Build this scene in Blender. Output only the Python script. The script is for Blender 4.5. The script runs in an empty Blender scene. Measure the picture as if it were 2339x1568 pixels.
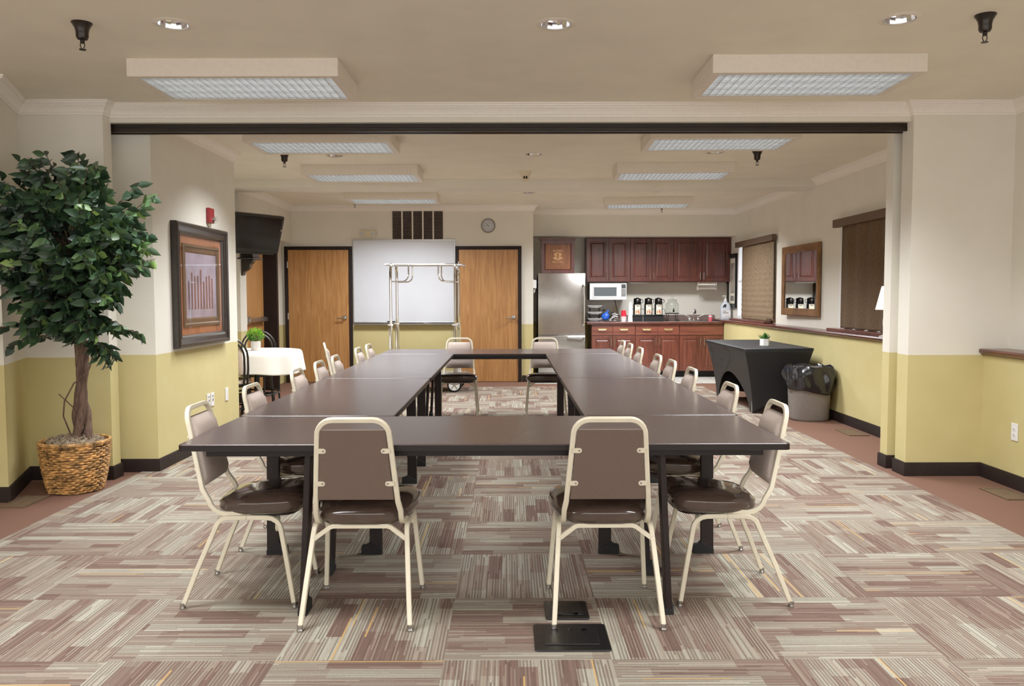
import bpy, bmesh, math, random
from mathutils import Vector, Matrix, Euler
random.seed(7)
PI = math.pi
C = bpy.context.scene.collection
sc = bpy.context.scene

# ------------------------------------------------------------------ materials
def lin(c):
    return tuple(((v/255)/12.92 if v/255 <= .04045 else ((v/255+.055)/1.055)**2.4) for v in c)
def rgba(c): return (*lin(c), 1.0)
class NT:
    """small node-tree helper"""
    def __init__(s, name):
        s.m = bpy.data.materials.new(name); s.m.use_nodes = True
        s.t = s.m.node_tree; s.t.nodes.clear()
        s.out = s.t.nodes.new('ShaderNodeOutputMaterial')
        s.b = s.t.nodes.new('ShaderNodeBsdfPrincipled')
        s.t.links.new(s.b.outputs[0], s.out.inputs[0])
    def n(s, kind, **kw):
        nd = s.t.nodes.new('ShaderNode'+kind)
        for k, v in kw.items(): setattr(nd, k, v)
        return nd
    def l(s, a, b): s.t.links.new(a, b)
    def put(s, sock, v):
        if isinstance(v, (int, float)): sock.default_value = v
        elif isinstance(v, tuple): sock.default_value = v
        else: s.l(v, sock)
    def math(s, op, a, b=0.0, c=None):
        nd = s.n('Math', operation=op); s.put(nd.inputs[0], a); s.put(nd.inputs[1], b)
        if c is not None: s.put(nd.inputs[2], c)
        return nd.outputs[0]
    def mix(s, f, a, b):
        nd = s.n('Mix', data_type='RGBA'); s.put(nd.inputs[0], f); s.put(nd.inputs[6], a); s.put(nd.inputs[7], b)
        return nd.outputs[2]
    def comb(s, x, y, z=0.0):
        nd = s.n('CombineXYZ'); s.put(nd.inputs[0], x); s.put(nd.inputs[1], y); s.put(nd.inputs[2], z); return nd.outputs[0]
    def white(s, vec):
        nd = s.n('TexWhiteNoise', noise_dimensions='3D'); s.l(vec, nd.inputs[0]); return nd
    def noise(s, vec, scale, detail=2.0, rough=.5):
        nd = s.n('TexNoise'); nd.inputs['Scale'].default_value = scale; nd.inputs['Detail'].default_value = detail
        nd.inputs['Roughness'].default_value = rough
        if vec is not None: s.l(vec, nd.inputs['Vector'])
        return nd
    def ramp(s, f, stops, interp='LINEAR'):
        nd = s.n('ValToRGB'); s.put(nd.inputs[0], f); e = nd.color_ramp; e.interpolation = interp
        while len(e.elements) < len(stops): e.elements.new(.5)
        for el, (p, c) in zip(e.elements, stops): el.position = p; el.color = rgba(c)
        return nd.outputs[0]
    def bump(s, h, strength=.3, dist=.01):
        nd = s.n('Bump'); nd.inputs['Strength'].default_value = strength; nd.inputs['Distance'].default_value = dist
        s.l(h, nd.inputs['Height']); s.l(nd.outputs[0], s.b.inputs['Normal'])
    def coords(s, which='Object'): return s.n('TexCoord').outputs[which]
    def mapped(s, scale, which='Object', rot=(0, 0, 0)):
        mp = s.n('Mapping'); mp.inputs['Scale'].default_value = scale; mp.inputs['Rotation'].default_value = rot
        s.l(s.coords(which), mp.inputs[0]); return mp.outputs[0]
    def set(s, **kw):
        for k, v in kw.items(): s.b.inputs[k.replace('_', ' ')].default_value = v
        return s

def mat(name, col, rough=.5, metal=0.0, var=.04, scale=40, bump=0.0, **kw):
    """plain surface with a little procedural tone variation"""
    t = NT(name); t.set(Roughness=rough, Metallic=metal, **kw)
    nz = t.noise(t.coords(), scale, 3)
    lo = tuple(max(0, v*(1-var)) for v in col); hi = tuple(min(255, v*(1+var)) for v in col)
    t.l(t.ramp(nz.outputs[0], [(.3, lo), (.7, hi)]), t.b.inputs['Base Color'])
    if bump: t.bump(nz.outputs[0], bump, .004)
    return t.m
def wood(name, dark, light, scale=(14, 14, 1.2), rough=.4, coat=0.0, contrast=(.35, .68)):
    t = NT(name); t.set(Roughness=rough, Coat_Weight=coat, Coat_Roughness=.15)
    v = t.mapped(scale)
    a = t.noise(v, 1.6, 6, .6); a.inputs['Distortion'].default_value = 1.4
    t.l(t.ramp(a.outputs[0], [(contrast[0], dark), (contrast[1], light)]), t.b.inputs['Base Color'])
    t.bump(a.outputs[0], .06, .003)
    return t.m
def emit(name, col, strength):
    t = NT(name); t.set(Roughness=.6); t.b.inputs['Base Color'].default_value = rgba(col)
    t.b.inputs['Emission Color'].default_value = rgba(col); t.b.inputs['Emission Strength'].default_value = strength
    return t.m

PAINT_LINE = .888
def wall_mat():
    t = NT('two_tone_wall_paint'); t.set(Roughness=.75)
    sep = t.n('SeparateXYZ'); g = t.n('NewGeometry'); t.l(g.outputs['Position'], sep.inputs[0])
    nz = t.noise(g.outputs['Position'], 3.5, 3)
    up = t.ramp(nz.outputs[0], [(.3, (228, 223, 210)), (.7, (233, 228, 216))])
    low = t.ramp(nz.outputs[0], [(.3, (200, 185, 124)), (.7, (205, 191, 132))])
    f = t.math('GREATER_THAN', sep.outputs[2], PAINT_LINE)
    t.l(t.mix(f, low, up), t.b.inputs['Base Color'])
    fine = t.noise(g.outputs['Position'], 120, 3, .6)
    t.bump(fine.outputs[0], .18, .003)
    return t.m
def carpet_mat():
    t = NT('striped_carpet_tiles'); t.set(Roughness=.95, Specular_IOR_Level=.1)
    g = t.n('NewGeometry'); sep = t.n('SeparateXYZ'); t.l(g.outputs['Position'], sep.inputs[0])
    T = .6096
    X = t.math('DIVIDE', t.math('ADD', sep.outputs[0], .138+20*T), T); Y = t.math('DIVIDE', t.math('SUBTRACT', sep.outputs[1], 2.909-20*T), T)
    i = t.math('FLOOR', X); j = t.math('FLOOR', Y)
    fx = t.math('SUBTRACT', X, i); fy = t.math('SUBTRACT', Y, j)
    par = t.math('MODULO', t.math('ADD', i, j), 2.0)
    # parity 0: stripes run across (along x); 1: stripes run away (along y)
    def sel(a, b): return t.math('ADD', t.math('MULTIPLY', a, t.math('SUBTRACT', 1.0, par)), t.math('MULTIPLY', b, par))
    u = sel(fy, fx); v = sel(fx, fy)          # u across the stripes, v along them
    tile = t.math('ADD', t.math('MULTIPLY', i, 17.0), t.math('MULTIPLY', j, 3.7))
    NS = 96.0
    us = t.math('MULTIPLY', u, NS); st = t.math('FLOOR', us); sf = t.math('SUBTRACT', us, st)
    # blocks of colour, longer along the stripe than across
    band = t.math('FLOOR', t.math('MULTIPLY', u, 9.0))
    off = t.white(t.comb(band, tile, 1.0)).outputs[0]
    blk = t.math('FLOOR', t.math('ADD', t.math('MULTIPLY', v, 1.8), off))
    r1 = t.white(t.comb(band, blk, tile)).outputs[0]
    blk2 = t.math('FLOOR', t.math('ADD', t.math('MULTIPLY', v, 2.0), t.white(t.comb(st, tile, 5.0)).outputs[0]))
    r2 = t.white(t.comb(st, blk2, tile)).outputs[0]
    sel_ = t.math('ADD', t.math('MULTIPLY', r1, .66), t.math('MULTIPLY', r2, .34))
    col = t.ramp(sel_, [(.12, (102, 80, 71)), (.27, (121, 98, 87)), (.4, (136, 121, 107)), (.62, (149, 138, 123)), (.86, (165, 162, 146))])
    # thin dark line between neighbouring yarn rows
    alt = t.math('MODULO', st, 2.0)
    edge = t.math('ABSOLUTE', t.math('SUBTRACT', sf, .5))
    line = t.math('MULTIPLY', t.math('GREATER_THAN', t.white(t.comb(st, blk2, t.math('ADD', tile, 9.0))).outputs[0], .22), alt)
    col = t.mix(t.math('MULTIPLY', line, .62), col, rgba((84, 67, 60)))
    # scattered dots of the loop pile
    spk = t.noise(g.outputs['Position'], 420, 2, .6)
    col = t.mix(t.math('MULTIPLY', t.math('GREATER_THAN', spk.outputs[0], .56), .3), col, rgba((92, 74, 66)))
    # a rare gold yarn
    gold = t.math('MULTIPLY', t.math('GREATER_THAN', t.white(t.comb(st, tile, 2.0)).outputs[0], .984), t.math('GREATER_THAN', t.white(t.comb(st, blk2, 4.0)).outputs[0], .35))
    col = t.mix(t.math('MULTIPLY', gold, .8), col, rgba((196, 156, 92)))
    t.l(col, t.b.inputs['Base Color'])
    h = t.math('ADD', t.math('MULTIPLY', alt, -.5), t.math('MULTIPLY', spk.outputs[0], .8))
    t.bump(h, .5, .004)
    return t.m
def tile_mat():
    t = NT('white_floor_tile'); t.set(Roughness=.3)
    br = t.n('TexBrick'); br.offset = 0.0; br.inputs['Scale'].default_value = 1.0
    br.inputs['Brick Width'].default_value = .3; br.inputs['Row Height'].default_value = .3; br.inputs['Mortar Size'].default_value = .006
    br.inputs['Color1'].default_value = rgba((214, 212, 206)); br.inputs['Color2'].default_value = rgba((204, 203, 198)); br.inputs['Mortar'].default_value = rgba((120, 116, 110))
    g = t.n('NewGeometry'); t.l(g.outputs['Position'], br.inputs['Vector']); t.l(br.outputs[0], t.b.inputs['Base Color'])
    return t.m
def glass_mat(name, col=(255, 255, 255), gloss=.1):
    t = NT(name); t.t.nodes.remove(t.b)
    tr = t.n('BsdfTransparent'); tr.inputs[0].default_value = rgba(col)
    gl = t.n('BsdfGlossy'); gl.inputs['Roughness'].default_value = .03
    lw = t.n('LayerWeight'); lw.inputs[0].default_value = .5
    nz = t.noise(t.coords(), 8)
    mx = t.n('MixShader'); f = t.math('ADD', t.math('MULTIPLY', t.math('POWER', lw.outputs['Facing'], 5.0), .9), t.math('ADD', .045, t.math('MULTIPLY', nz.outputs[0], gloss*.3))); t.l(f, mx.inputs[0])
    t.l(tr.outputs[0], mx.inputs[1]); t.l(gl.outputs[0], mx.inputs[2]); t.l(mx.outputs[0], t.out.inputs[0])
    return t.m
def weave_mat(name, c1, c2, sx, sz, rough=.8):
    t = NT(name); t.set(Roughness=rough)
    v = t.mapped((1, sx, sz)); a = t.noise(v, 1, 4, .65)
    t.l(t.ramp(a.outputs[0], [(.32, c1), (.68, c2)]), t.b.inputs['Base Color']); t.bump(a.outputs[0], .5, .006)
    return t.m
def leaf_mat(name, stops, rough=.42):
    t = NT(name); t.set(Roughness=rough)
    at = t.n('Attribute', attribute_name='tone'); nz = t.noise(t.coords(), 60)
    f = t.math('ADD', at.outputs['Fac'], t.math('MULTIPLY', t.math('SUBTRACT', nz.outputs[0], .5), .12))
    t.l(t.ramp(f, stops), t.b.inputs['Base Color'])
    return t.m

M = {}
M['wall'] = wall_mat()
M['ceiling'] = mat('ceiling_paint', (238, 231, 214), .8, scale=3, var=.015)
M['crown'] = mat('crown_paint', (246, 240, 231), .45, var=.01)
M['carpet'] = carpet_mat()
M['border'] = mat('brown_border_carpet', (100, 66, 50), .95, scale=300, var=.12, bump=.4)
M['tile'] = tile_mat()
M['base'] = mat('dark_vinyl_base', (34, 25, 23), .55, scale=12, var=.08, Specular_IOR_Level=.2)
M['track'] = mat('bronze_track', (32, 23, 17), .35, .3)
M['laminate'] = mat('dark_walnut_laminate', (62, 48, 46), .26, scale=25, var=.06, Specular_IOR_Level=.75)
M['edge'] = mat('black_brown_edge', (20, 12, 11), .45, Specular_IOR_Level=.25)
M['dark_steel'] = mat('dark_brown_steel', (28, 19, 18), .5, Specular_IOR_Level=.25)
M['cream'] = mat('cream_enamel', (214, 204, 180), .35, scale=20, var=.02)
M['vinyl'] = mat('brown_vinyl', (66, 52, 45), .12, scale=30, Coat_Weight=.6, Coat_Roughness=.06)
M['pad'] = mat('lit_taupe_vinyl', (172, 155, 145), .7, scale=350, var=.07, bump=.5)
M['pad_back'] = mat('brown_back_vinyl', (92, 74, 64), .5, scale=260, var=.05, bump=.25)
M['chrome'] = mat('chrome', (225, 225, 228), .08, 1.0, var=.01)
M['steel'] = mat('brushed_steel', (176, 172, 168), .32, 1.0, scale=8, var=.03)
M['nickel'] = mat('satin_nickel', (190, 188, 184), .25, 1.0)
M['black'] = mat('black_plastic', (12, 12, 13), .35)
M['blackgloss'] = mat('black_gloss', (5, 5, 6), .08, Specular_IOR_Level=.35)
M['blackmatte'] = mat('black_matte', (8, 8, 9), .8)
M['white'] = mat('white_plastic', (238, 238, 238), .4, var=.01)
M['offwhite'] = mat('off_white_metal', (228, 218, 204), .45, var=.015)
M['ivory'] = mat('ivory_plastic', (226, 212, 180), .5, var=.02)
M['grey'] = mat('grey_plastic', (122, 115, 110), .5, var=.03)
M['red'] = mat('red_plastic', (150, 18, 30), .3)
M['cupred'] = mat('cup_red', (232, 30, 52), .35)
M['oak'] = wood('oak_veneer', (158, 105, 54), (194, 139, 80), (16, 16, .9), .42)
M['cherry'] = wood('cherry_cabinet', (64, 26, 20), (100, 46, 35), (12, 12, 1.0), .35, .25)
M['cherry_low'] = wood('cherry_base', (82, 37, 27), (122, 62, 46), (12, 12, 1.0), .35, .25)
M['cherry_h'] = wood('cherry_rail', (92, 44, 32), (134, 70, 52), (1.2, 12, 14), .35, .25)
M['capwood'] = wood('cherry_cap', (70, 29, 22), (104, 46, 35), (10, .8, 10), .3, .3)
M['darkwood'] = wood('espresso_frame', (20, 14, 12), (42, 30, 24), (8, 8, 8), .35, .2)
M['burl'] = wood('burl_mat', (150, 88, 58), (190, 122, 86), (6, 6, 2), .5)
M['mirrorwood'] = wood('mirror_frame_wood', (104, 66, 30), (146, 98, 50), (6, 6, 3), .4)
M['signwood'] = wood('sign_panel_wood', (110, 64, 36), (140, 86, 52), (10, 10, 1.2), .45)
M['valance'] = mat('brown_valance', (92, 70, 52), .6)
M['blind_a'] = weave_mat('woven_blind', (96, 76, 54), (142, 118, 88), 9, 120)
M['blind_b'] = weave_mat('folded_woven_blind', (70, 52, 32), (108, 82, 54), 40, 70)
M['board'] = mat('whiteboard_surface', (214, 217, 225), .22, scale=2, var=.02)
M['alu'] = mat('aluminium', (190, 190, 192), .3, 1.0)
M['grille'] = mat('grille_dark', (88, 78, 74), .6, scale=30, var=.1)
M['mirror'] = mat('mirror_silver', (240, 240, 240), .01, 1.0, var=0.0)
M['pane'] = glass_mat('clear_pane')
M['glass'] = glass_mat('clear_glass', (250, 252, 251), .12)
M['linen'] = mat('white_linen', (240, 234, 222), .85, scale=200, var=.03)
M['spandex'] = mat('black_spandex', (16, 17, 21), .6, scale=300, var=.06)
M['liner'] = mat('black_liner', (30, 30, 34), .16, scale=9, var=.1, bump=.5)
M['wicker'] = mat('wicker', (160, 118, 68), .5, scale=22, var=.5)
M['wicker_dark'] = mat('wicker_stake', (92, 62, 36), .6)
M['moss'] = mat('moss', (150, 134, 112), .95, scale=60, var=.3)
M['bark'] = wood('bark', (74, 54, 44), (122, 96, 80), (20, 20, 4), .85)
M['leaf'] = leaf_mat('ficus_leaf', [(0, (28, 44, 36)), (.45, (52, 78, 54)), (.75, (88, 120, 66)), (1, (142, 176, 86))])
M['leaf2'] = leaf_mat('bright_leaf', [(0, (70, 120, 34)), (.6, (132, 186, 52)), (1, (196, 226, 100))])
M['leaf3'] = leaf_mat('succulent_leaf', [(0, (40, 84, 40)), (.6, (84, 140, 62)), (1, (150, 196, 100))])
M['ceramic'] = mat('grey_ceramic', (196, 190, 184), .5)
M['whitepot'] = mat('white_ceramic', (244, 242, 240), .35)
M['counter'] = mat('counter_laminate', (128, 108, 102), .25, scale=60, var=.12)
M['lamp_pan'] = emit('lit_reflector', (246, 246, 242), 1.1)
M['lamp_tube'] = emit('fluorescent_tube', (248, 248, 244), 2.8)
M['lamp_blade'] = mat('silver_louvre', (208, 211, 214), .28, .4, var=.02)
M['shade'] = emit('lit_shade', (255, 252, 244), .9)
M['blue'] = mat('blue_bag', (36, 96, 214), .35, var=.2)
M['pink'] = mat('pink_soap', (230, 96, 112), .25)
M['jug'] = mat('translucent_jug', (206, 214, 224), .3, var=.03)
M['label'] = mat('cream_label', (240, 234, 212), .5)
M['brass'] = mat('brass_pull', (214, 186, 132), .3, .8)
M['clockface'] = mat('clock_face', (196, 198, 200), .4)
M['art'] = mat('pale_print', (158, 149, 166), .5, scale=5, var=.12)
M['goldfillet'] = mat('bronze_fillet', (104, 80, 58), .4, .3)
M['artdark'] = mat('print_dark_tone', (104, 70, 70), .5, scale=7, var=.25)
M['photo'] = mat('grey_print', (150, 140, 130), .5, scale=6, var=.35)
M['cushion'] = mat('beige_cushion', (206, 186, 166), .7)
M['ventmetal'] = mat('tan_register', (100, 80, 61), .5, .2)
M['screen'] = mat('dark_screen', (70, 80, 84), .15, Specular_IOR_Level=.6)
M['carved'] = mat('carved_letters', (196, 146, 96), .5)
M['rust'] = mat('label_rust', (190, 82, 38), .5)
M['ink'] = mat('label_ink', (60, 44, 40), .6)
M['daylight'] = emit('pale_window_light', (225, 228, 236), .55)

# ------------------------------------------------------------------ mesh helpers
class B:
    def __init__(s): s.bm = bmesh.new()
    def face(s, pts):
        return s.bm.faces.new([s.bm.verts.new(p) for p in pts])
    def box(s, a, b, mtx=None):
        x0, y0, z0 = a; x1, y1, z1 = b
        v = [s.bm.verts.new(p) for p in ((x0,y0,z0),(x1,y0,z0),(x1,y1,z0),(x0,y1,z0),(x0,y0,z1),(x1,y0,z1),(x1,y1,z1),(x0,y1,z1))]
        for q in ((0,3,2,1),(4,5,6,7),(0,1,5,4),(1,2,6,5),(2,3,7,6),(3,0,4,7)): s.bm.faces.new([v[k] for k in q])
        if mtx is not None: bmesh.ops.transform(s.bm, matrix=mtx, verts=v)
        return s
    def cbox(s, c, d, rot=(0,0,0)):
        m = Matrix.Translation(c) @ Euler(rot).to_matrix().to_4x4()
        return s.box((-d[0]/2,-d[1]/2,-d[2]/2), (d[0]/2,d[1]/2,d[2]/2), m)
    def rings(s, rings, closed=True, cap=True, loop=False):
        R = [[s.bm.verts.new(p) for p in r] for r in rings]
        n = len(R[0]); m = len(R)
        for k in range(m if loop else m-1):
            a, b = R[k], R[(k+1) % m]
            for i in range(n if closed else n-1):
                j = (i+1) % n
                s.bm.faces.new((a[i], a[j], b[j], b[i]))
        if cap and not loop and closed:
            s.bm.faces.new(R[0][::-1]); s.bm.faces.new(R[-1])
        return s
    def tube(s, pts, r, n=8, closed=False, sq=False, up=None, cap=True):
        P = [Vector(p) for p in pts]; m = len(P)
        rr = r if isinstance(r, (list, tuple)) else [r]*m
        if sq: n = 4
        T = []
        for k in range(m):
            if closed: d = P[(k+1) % m]-P[k-1]
            else: d = (P[min(k+1, m-1)]-P[k]).normalized()+(P[k]-P[max(k-1, 0)]).normalized()
            T.append(d.normalized())
        u = Vector(up) if up else (Vector((0, 0, 1)) if abs(T[0].z) < .9 else Vector((0, 1, 0)))
        nn = (u-T[0]*u.dot(T[0])).normalized(); R = []
        for k in range(m):
            nn = (nn-T[k]*nn.dot(T[k]))
            nn = nn.normalized() if nn.length > 1e-6 else Vector((1, 0, 0))
            bb = T[k].cross(nn)
            a0 = PI/4 if sq else 0; q = rr[k]*(math.sqrt(2) if sq else 1)
            # keep the wall thickness through bends
            R.append([P[k]+nn*q*math.cos(a0+2*PI*i/n)+bb*q*math.sin(a0+2*PI*i/n) for i in range(n)])
        return s.rings(R, True, cap, closed)
    def lathe(s, prof, c=(0, 0, 0), n=24, axis='z', cap=True):
        R = []
        for r, z in prof:
            r = max(r, 1e-4); ring = []
            for i in range(n):
                a = 2*PI*i/n; p = (r*math.cos(a), r*math.sin(a), z)
                if axis == 'y': p = (p[0], -p[2], p[1])      # height runs toward -y
                if axis == 'x': p = (p[2], p[0], p[1])
                ring.append((p[0]+c[0], p[1]+c[1], p[2]+c[2]))
            R.append(ring)
        return s.rings(R, True, cap)
    def prism(s, poly, z0, z1, f=None):
        f = f or (lambda x, y, z: (x, y, z))
        a = [s.bm.verts.new(f(x, y, z0)) for x, y in poly]; b = [s.bm.verts.new(f(x, y, z1)) for x, y in poly]
        n = len(poly)
        s.bm.faces.new(a[::-1]); s.bm.faces.new(b)
        for i in range(n): s.bm.faces.new((a[i], a[(i+1) % n], b[(i+1) % n], b[i]))
        return s
    def sph(s, c, r, sc=(1, 1, 1), n=14):
        prof = [(math.sin(PI*k/(n//2))*1.0, -math.cos(PI*k/(n//2))) for k in range(n//2+1)]
        R = [[(c[0]+r*sc[0]*max(q, 1e-3)*math.cos(2*PI*i/n), c[1]+r*sc[1]*max(q, 1e-3)*math.sin(2*PI*i/n), c[2]+r*sc[2]*z) for i in range(n)] for q, z in prof]
        return s.rings(R)
    def mould(s, path, prof):
        """sweep a (distance to the left of the path, z) profile along a plan polyline with mitred corners"""
        P = [Vector(p) for p in path]; m = len(P); R = []
        for k in range(m):
            d0 = (P[k]-P[k-1]).normalized() if k else (P[1]-P[0]).normalized()
            d1 = (P[k+1]-P[k]).normalized() if k < m-1 else d0
            n0 = Vector((-d0.y, d0.x)); n1 = Vector((-d1.y, d1.x)); h = (n0+n1)
            h = h/(h.dot(n0)) if h.length > 1e-6 else n0
            R.append([(P[k].x+h.x*d, P[k].y+h.y*d, z) for d, z in prof])
        return s.rings(R)
    def grid(s, f, nu, nv, closed_u=False):
        V = [[s.bm.verts.new(f(i/nu, j/nv)) for i in range(nu if closed_u else nu+1)] for j in range(nv+1)]
        for j in range(nv):
            for i in range(nu):
                k = (i+1) % nu if closed_u else i+1
                s.bm.faces.new((V[j][i], V[j][k], V[j+1][k], V[j+1][i]))
        return s

def obj(name, b, material, parent=None, smooth=32, bevel=0.0, sub=0, solid=0.0, kind=None):
    bm = b.bm
    bmesh.ops.recalc_face_normals(bm, faces=bm.faces)
    me = bpy.data.meshes.new(name); bm.to_mesh(me); bm.free()
    me.materials.append(M[material] if isinstance(material, str) else material)
    o = bpy.data.objects.new(name, me); C.objects.link(o)
    if smooth:
        me.shade_smooth()
        if smooth < 180: me.set_sharp_from_angle(angle=math.radians(smooth))
    if solid:
        md = o.modifiers.new('solid', 'SOLIDIFY'); md.thickness = solid; md.offset = 0
    if bevel:
        md = o.modifiers.new('bevel', 'BEVEL'); md.width = bevel; md.segments = 2; md.limit_method = 'ANGLE'; md.angle_limit = math.radians(40)
        md.harden_normals = False
    if sub:
        md = o.modifiers.new('sub', 'SUBSURF'); md.levels = sub; md.render_levels = sub
    if parent is not None: o.parent = parent
    if kind: o['kind'] = kind
    return o
def tag(o, label, cat, group=None):
    o['label'] = label; o['category'] = cat
    if group: o['group'] = group
    return o
def thing(name, label, cat, loc=(0, 0, 0), rz=0.0, group=None, rot=None):
    o = bpy.data.objects.new(name, None); C.objects.link(o); o.empty_display_size = .1
    o.location = loc; o.rotation_euler = rot or (0, 0, rz)
    return tag(o, label, cat, group)
def setting(name, loc=(0, 0, 0), rz=0.0):
    o = bpy.data.objects.new(name, None); C.objects.link(o); o.empty_display_size = .1
    o.location = loc; o.rotation_euler = (0, 0, rz); o['kind'] = 'structure'; return o
def struct(name, b, m, **kw): return obj(name, b, m, kind='structure', **kw)
def dup(root, loc, rz=0.0, label=None, group=None):
    r = root.copy(); C.objects.link(r); r.location = loc; r.rotation_euler = (0, 0, rz)
    if label: r['label'] = label
    if group: r['group'] = group
    for ch in list(root.children):
        c = ch.copy(); C.objects.link(c); c.parent = r
        for g in list(ch.children):
            d = g.copy(); C.objects.link(d); d.parent = c
    return r
def words(name, txt, size, loc, rot, material, parent, depth=.0015, sx=1.0, bold=0.0):
    cu = bpy.data.curves.new(name, 'FONT'); cu.body = txt; cu.size = size; cu.align_x = 'CENTER'; cu.align_y = 'CENTER'; cu.extrude = depth; cu.offset = bold
    cu.resolution_u = 3
    tmp = bpy.data.objects.new(name, cu); C.objects.link(tmp)
    bpy.context.view_layer.update()
    me = bpy.data.meshes.new_from_object(tmp.evaluated_get(bpy.context.evaluated_depsgraph_get()))
    bpy.data.objects.remove(tmp)
    me.materials.clear(); me.materials.append(M[material])
    o = bpy.data.objects.new(name, me); C.objects.link(o)
    o.location = loc; o.rotation_euler = rot; o.scale = (sx, 1, 1); o.parent = parent
    return o
def arc(c, r, a0, a1, n, f):
    return [f(c[0]+r*math.cos(a0+(a1-a0)*k/n), c[1]+r*math.sin(a0+(a1-a0)*k/n)) for k in range(n+1)]
def rrect(w, d, r, n=5, cx=0, cy=0):
    P = []
    for sx, sy, a in ((1, 1, 0), (-1, 1, PI/2), (-1, -1, PI), (1, -1, 3*PI/2)):
        for k in range(n+1):
            t = a+PI/2*k/n; P.append((cx+sx*(w/2-r)+r*math.cos(t), cy+sy*(d/2-r)+r*math.sin(t)))
    return P

# ------------------------------------------------------------------ the room
CEIL = 2.70; YB = 12.6; YK = 13.82; XR = 3.73; XL = 3.55
DL = [(-1.638+.045, 4.244, 'recessed chrome downlight above the near left louvred light'), (.341, 4.251, 'recessed chrome downlight at the top middle of the near ceiling'), (2.052, 4.177, 'recessed chrome downlight above the near right louvred light'),
      (-1.599, 8.134, 'downlight peeping out behind the louvred light left of centre, past the track'), (.343, 8.078, 'downlight alone in mid ceiling just beyond the dark track'), (2.08, 7.997, 'downlight peeping out behind the louvred light right of centre, past the track'),
      (.367, 11.064, 'tiny-looking downlight beyond the beam in mid ceiling'), (2.056, 10.904, 'tiny-looking downlight beyond the beam above the far right louvred light')]
def build_room():
    struct('floor', B().box((-4.6, -3.2, -.1), (4.2, 14.2, 0)), 'border', smooth=0)
    struct('floor_carpet', B().box((-2.67, -3.1, -.02), (2.90, 11.87, .006)), 'carpet', smooth=0)
    struct('floor_tile', B().box((.47, 12.28, -.02), (3.54, 13.6, .005)), 'tile', smooth=0)
    ce = struct('ceiling', B().box((-4.6, 1.0, CEIL), (4.2, 14.2, CEIL+.12)), 'ceiling', smooth=0)
    cut = B()
    for x, y, lb in DL: cut.lathe([(.079, -.1), (.079, .105)], (x, y, CEIL), 32)
    co = obj('cutter', cut, 'ceiling')
    md = ce.modifiers.new('holes', 'BOOLEAN'); md.object = co; md.solver = 'EXACT'
    bpy.context.view_layer.update()
    me = bpy.data.meshes.new_from_object(ce.evaluated_get(bpy.context.evaluated_depsgraph_get()))
    ce.modifiers.clear(); ce.data = me; bpy.data.objects.remove(co)
    low = [(-3.13, 5.25), (-3.37, 5.9), (-2.77, 5.9), (-2.77, 6.02), (-2.9, 6.02), (-2.9, 6.16), (-2.55, 6.16), (-2.55, 8.02), (-3.4, 8.02), (-3.4, 10.2), (-3.225, 10.2)]
    b = B().prism(low+[(-3.225, 10.44), (-3.42, 10.44), (-3.42, 11.68), (-3.36, 11.68), (-3.36, 12.6), (-4.3, 12.6), (-4.3, 5.25)], -.02, 2.137)
    b.prism(low+[(-3.225, 12.6), (-4.3, 12.6), (-4.3, 5.25)], 2.137, CEIL+.02)
    struct('wall_left', b, 'wall', smooth=0)
    struct('wall_left.001', B().box((-4.4, 1.0, -.02), (-4.3, 5.4, CEIL+.02)), 'wall', smooth=0)
    struct('wall_back', B().box((-4.3, YB, -.02), (.469, 13.95, CEIL+.02)), 'wall', smooth=0)
    struct('wall_kitchen', B().box((.4, YK, -.02), (4.0, 13.95, CEIL+.02)), 'wall', smooth=0)
    struct('wall_soffit', B().box((.45, 13.2, 2.275), (XR+.02, YK+.02, CEIL+.02)), 'wall', smooth=0)
    b = B().box((XL, 1.0, -.02), (4.0, YK+.02, PAINT_LINE)).box((XR, 1.0, PAINT_LINE), (4.0, YK+.02, CEIL+.02))
    struct('wall_right', b, 'wall', smooth=0)
    col = [(3.0, 5.95), (3.9, 5.95), (3.9, 6.34), (2.99, 6.34), (2.99, 6.225), (3.14, 6.225), (3.14, 6.115), (3.0, 6.115)]
    struct('wall_right.001', B().prism(col, -.02, CEIL+.02), 'wall', smooth=0)
    struct('beam_front', B().box((-2.8, 6.0, 2.575), (3.06, 6.33, CEIL+.02)), 'wall', smooth=0)
    struct('beam_rear', B().box((-3.4, 9.77, 2.6), (3.72, 10.2, CEIL+.02)), 'wall', smooth=0)
    # dark bronze track of the folding partition
    b = B().box((-2.88, 6.05, 2.545), (3.12, 6.15, 2.578)).box((-2.88, 6.045, 2.516), (3.12, 6.075, 2.547)).box((-2.88, 6.122, 2.516), (3.12, 6.15, 2.547)).box((-2.88, 6.075, 2.53), (3.12, 6.122, 2.547))
    struct('trim_track', b, 'track', smooth=0, bevel=.003)
    crown = [(0, CEIL-.092), (.01, CEIL-.092), (.012, CEIL-.078), (.019, CEIL-.076), (.022, CEIL-.062), (.034, CEIL-.044), (.05, CEIL-.03), (.052, CEIL-.024), (.066, CEIL-.022), (.068, CEIL-.012), (.076, CEIL-.01), (.076, CEIL), (0, CEIL)]
    def crown_run(path, i):
        struct('trim_crown' + ('.%03d' % i if i else ''), B().mould(path, crown), 'crown', smooth=25)
    crown_run([(XR, 1.0), (XR, 5.95), (3.0, 5.95), (3.0, 6.0), (-2.77, 6.0), (-2.77, 5.9), (-3.37, 5.9), (-3.13, 5.25), (-4.3, 5.25), (-4.3, 1.0)], 0)
    crown_run([(XR, 6.34), (XR, 9.77)], 1)
    crown_run([(-2.55, 8.02), (-2.55, 6.33)], 2)
    crown_run([(XR, 10.2), (XR, 13.2), (.469, 13.2), (.469, YB), (-3.225, YB), (-3.225, 10.2)], 3)
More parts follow.
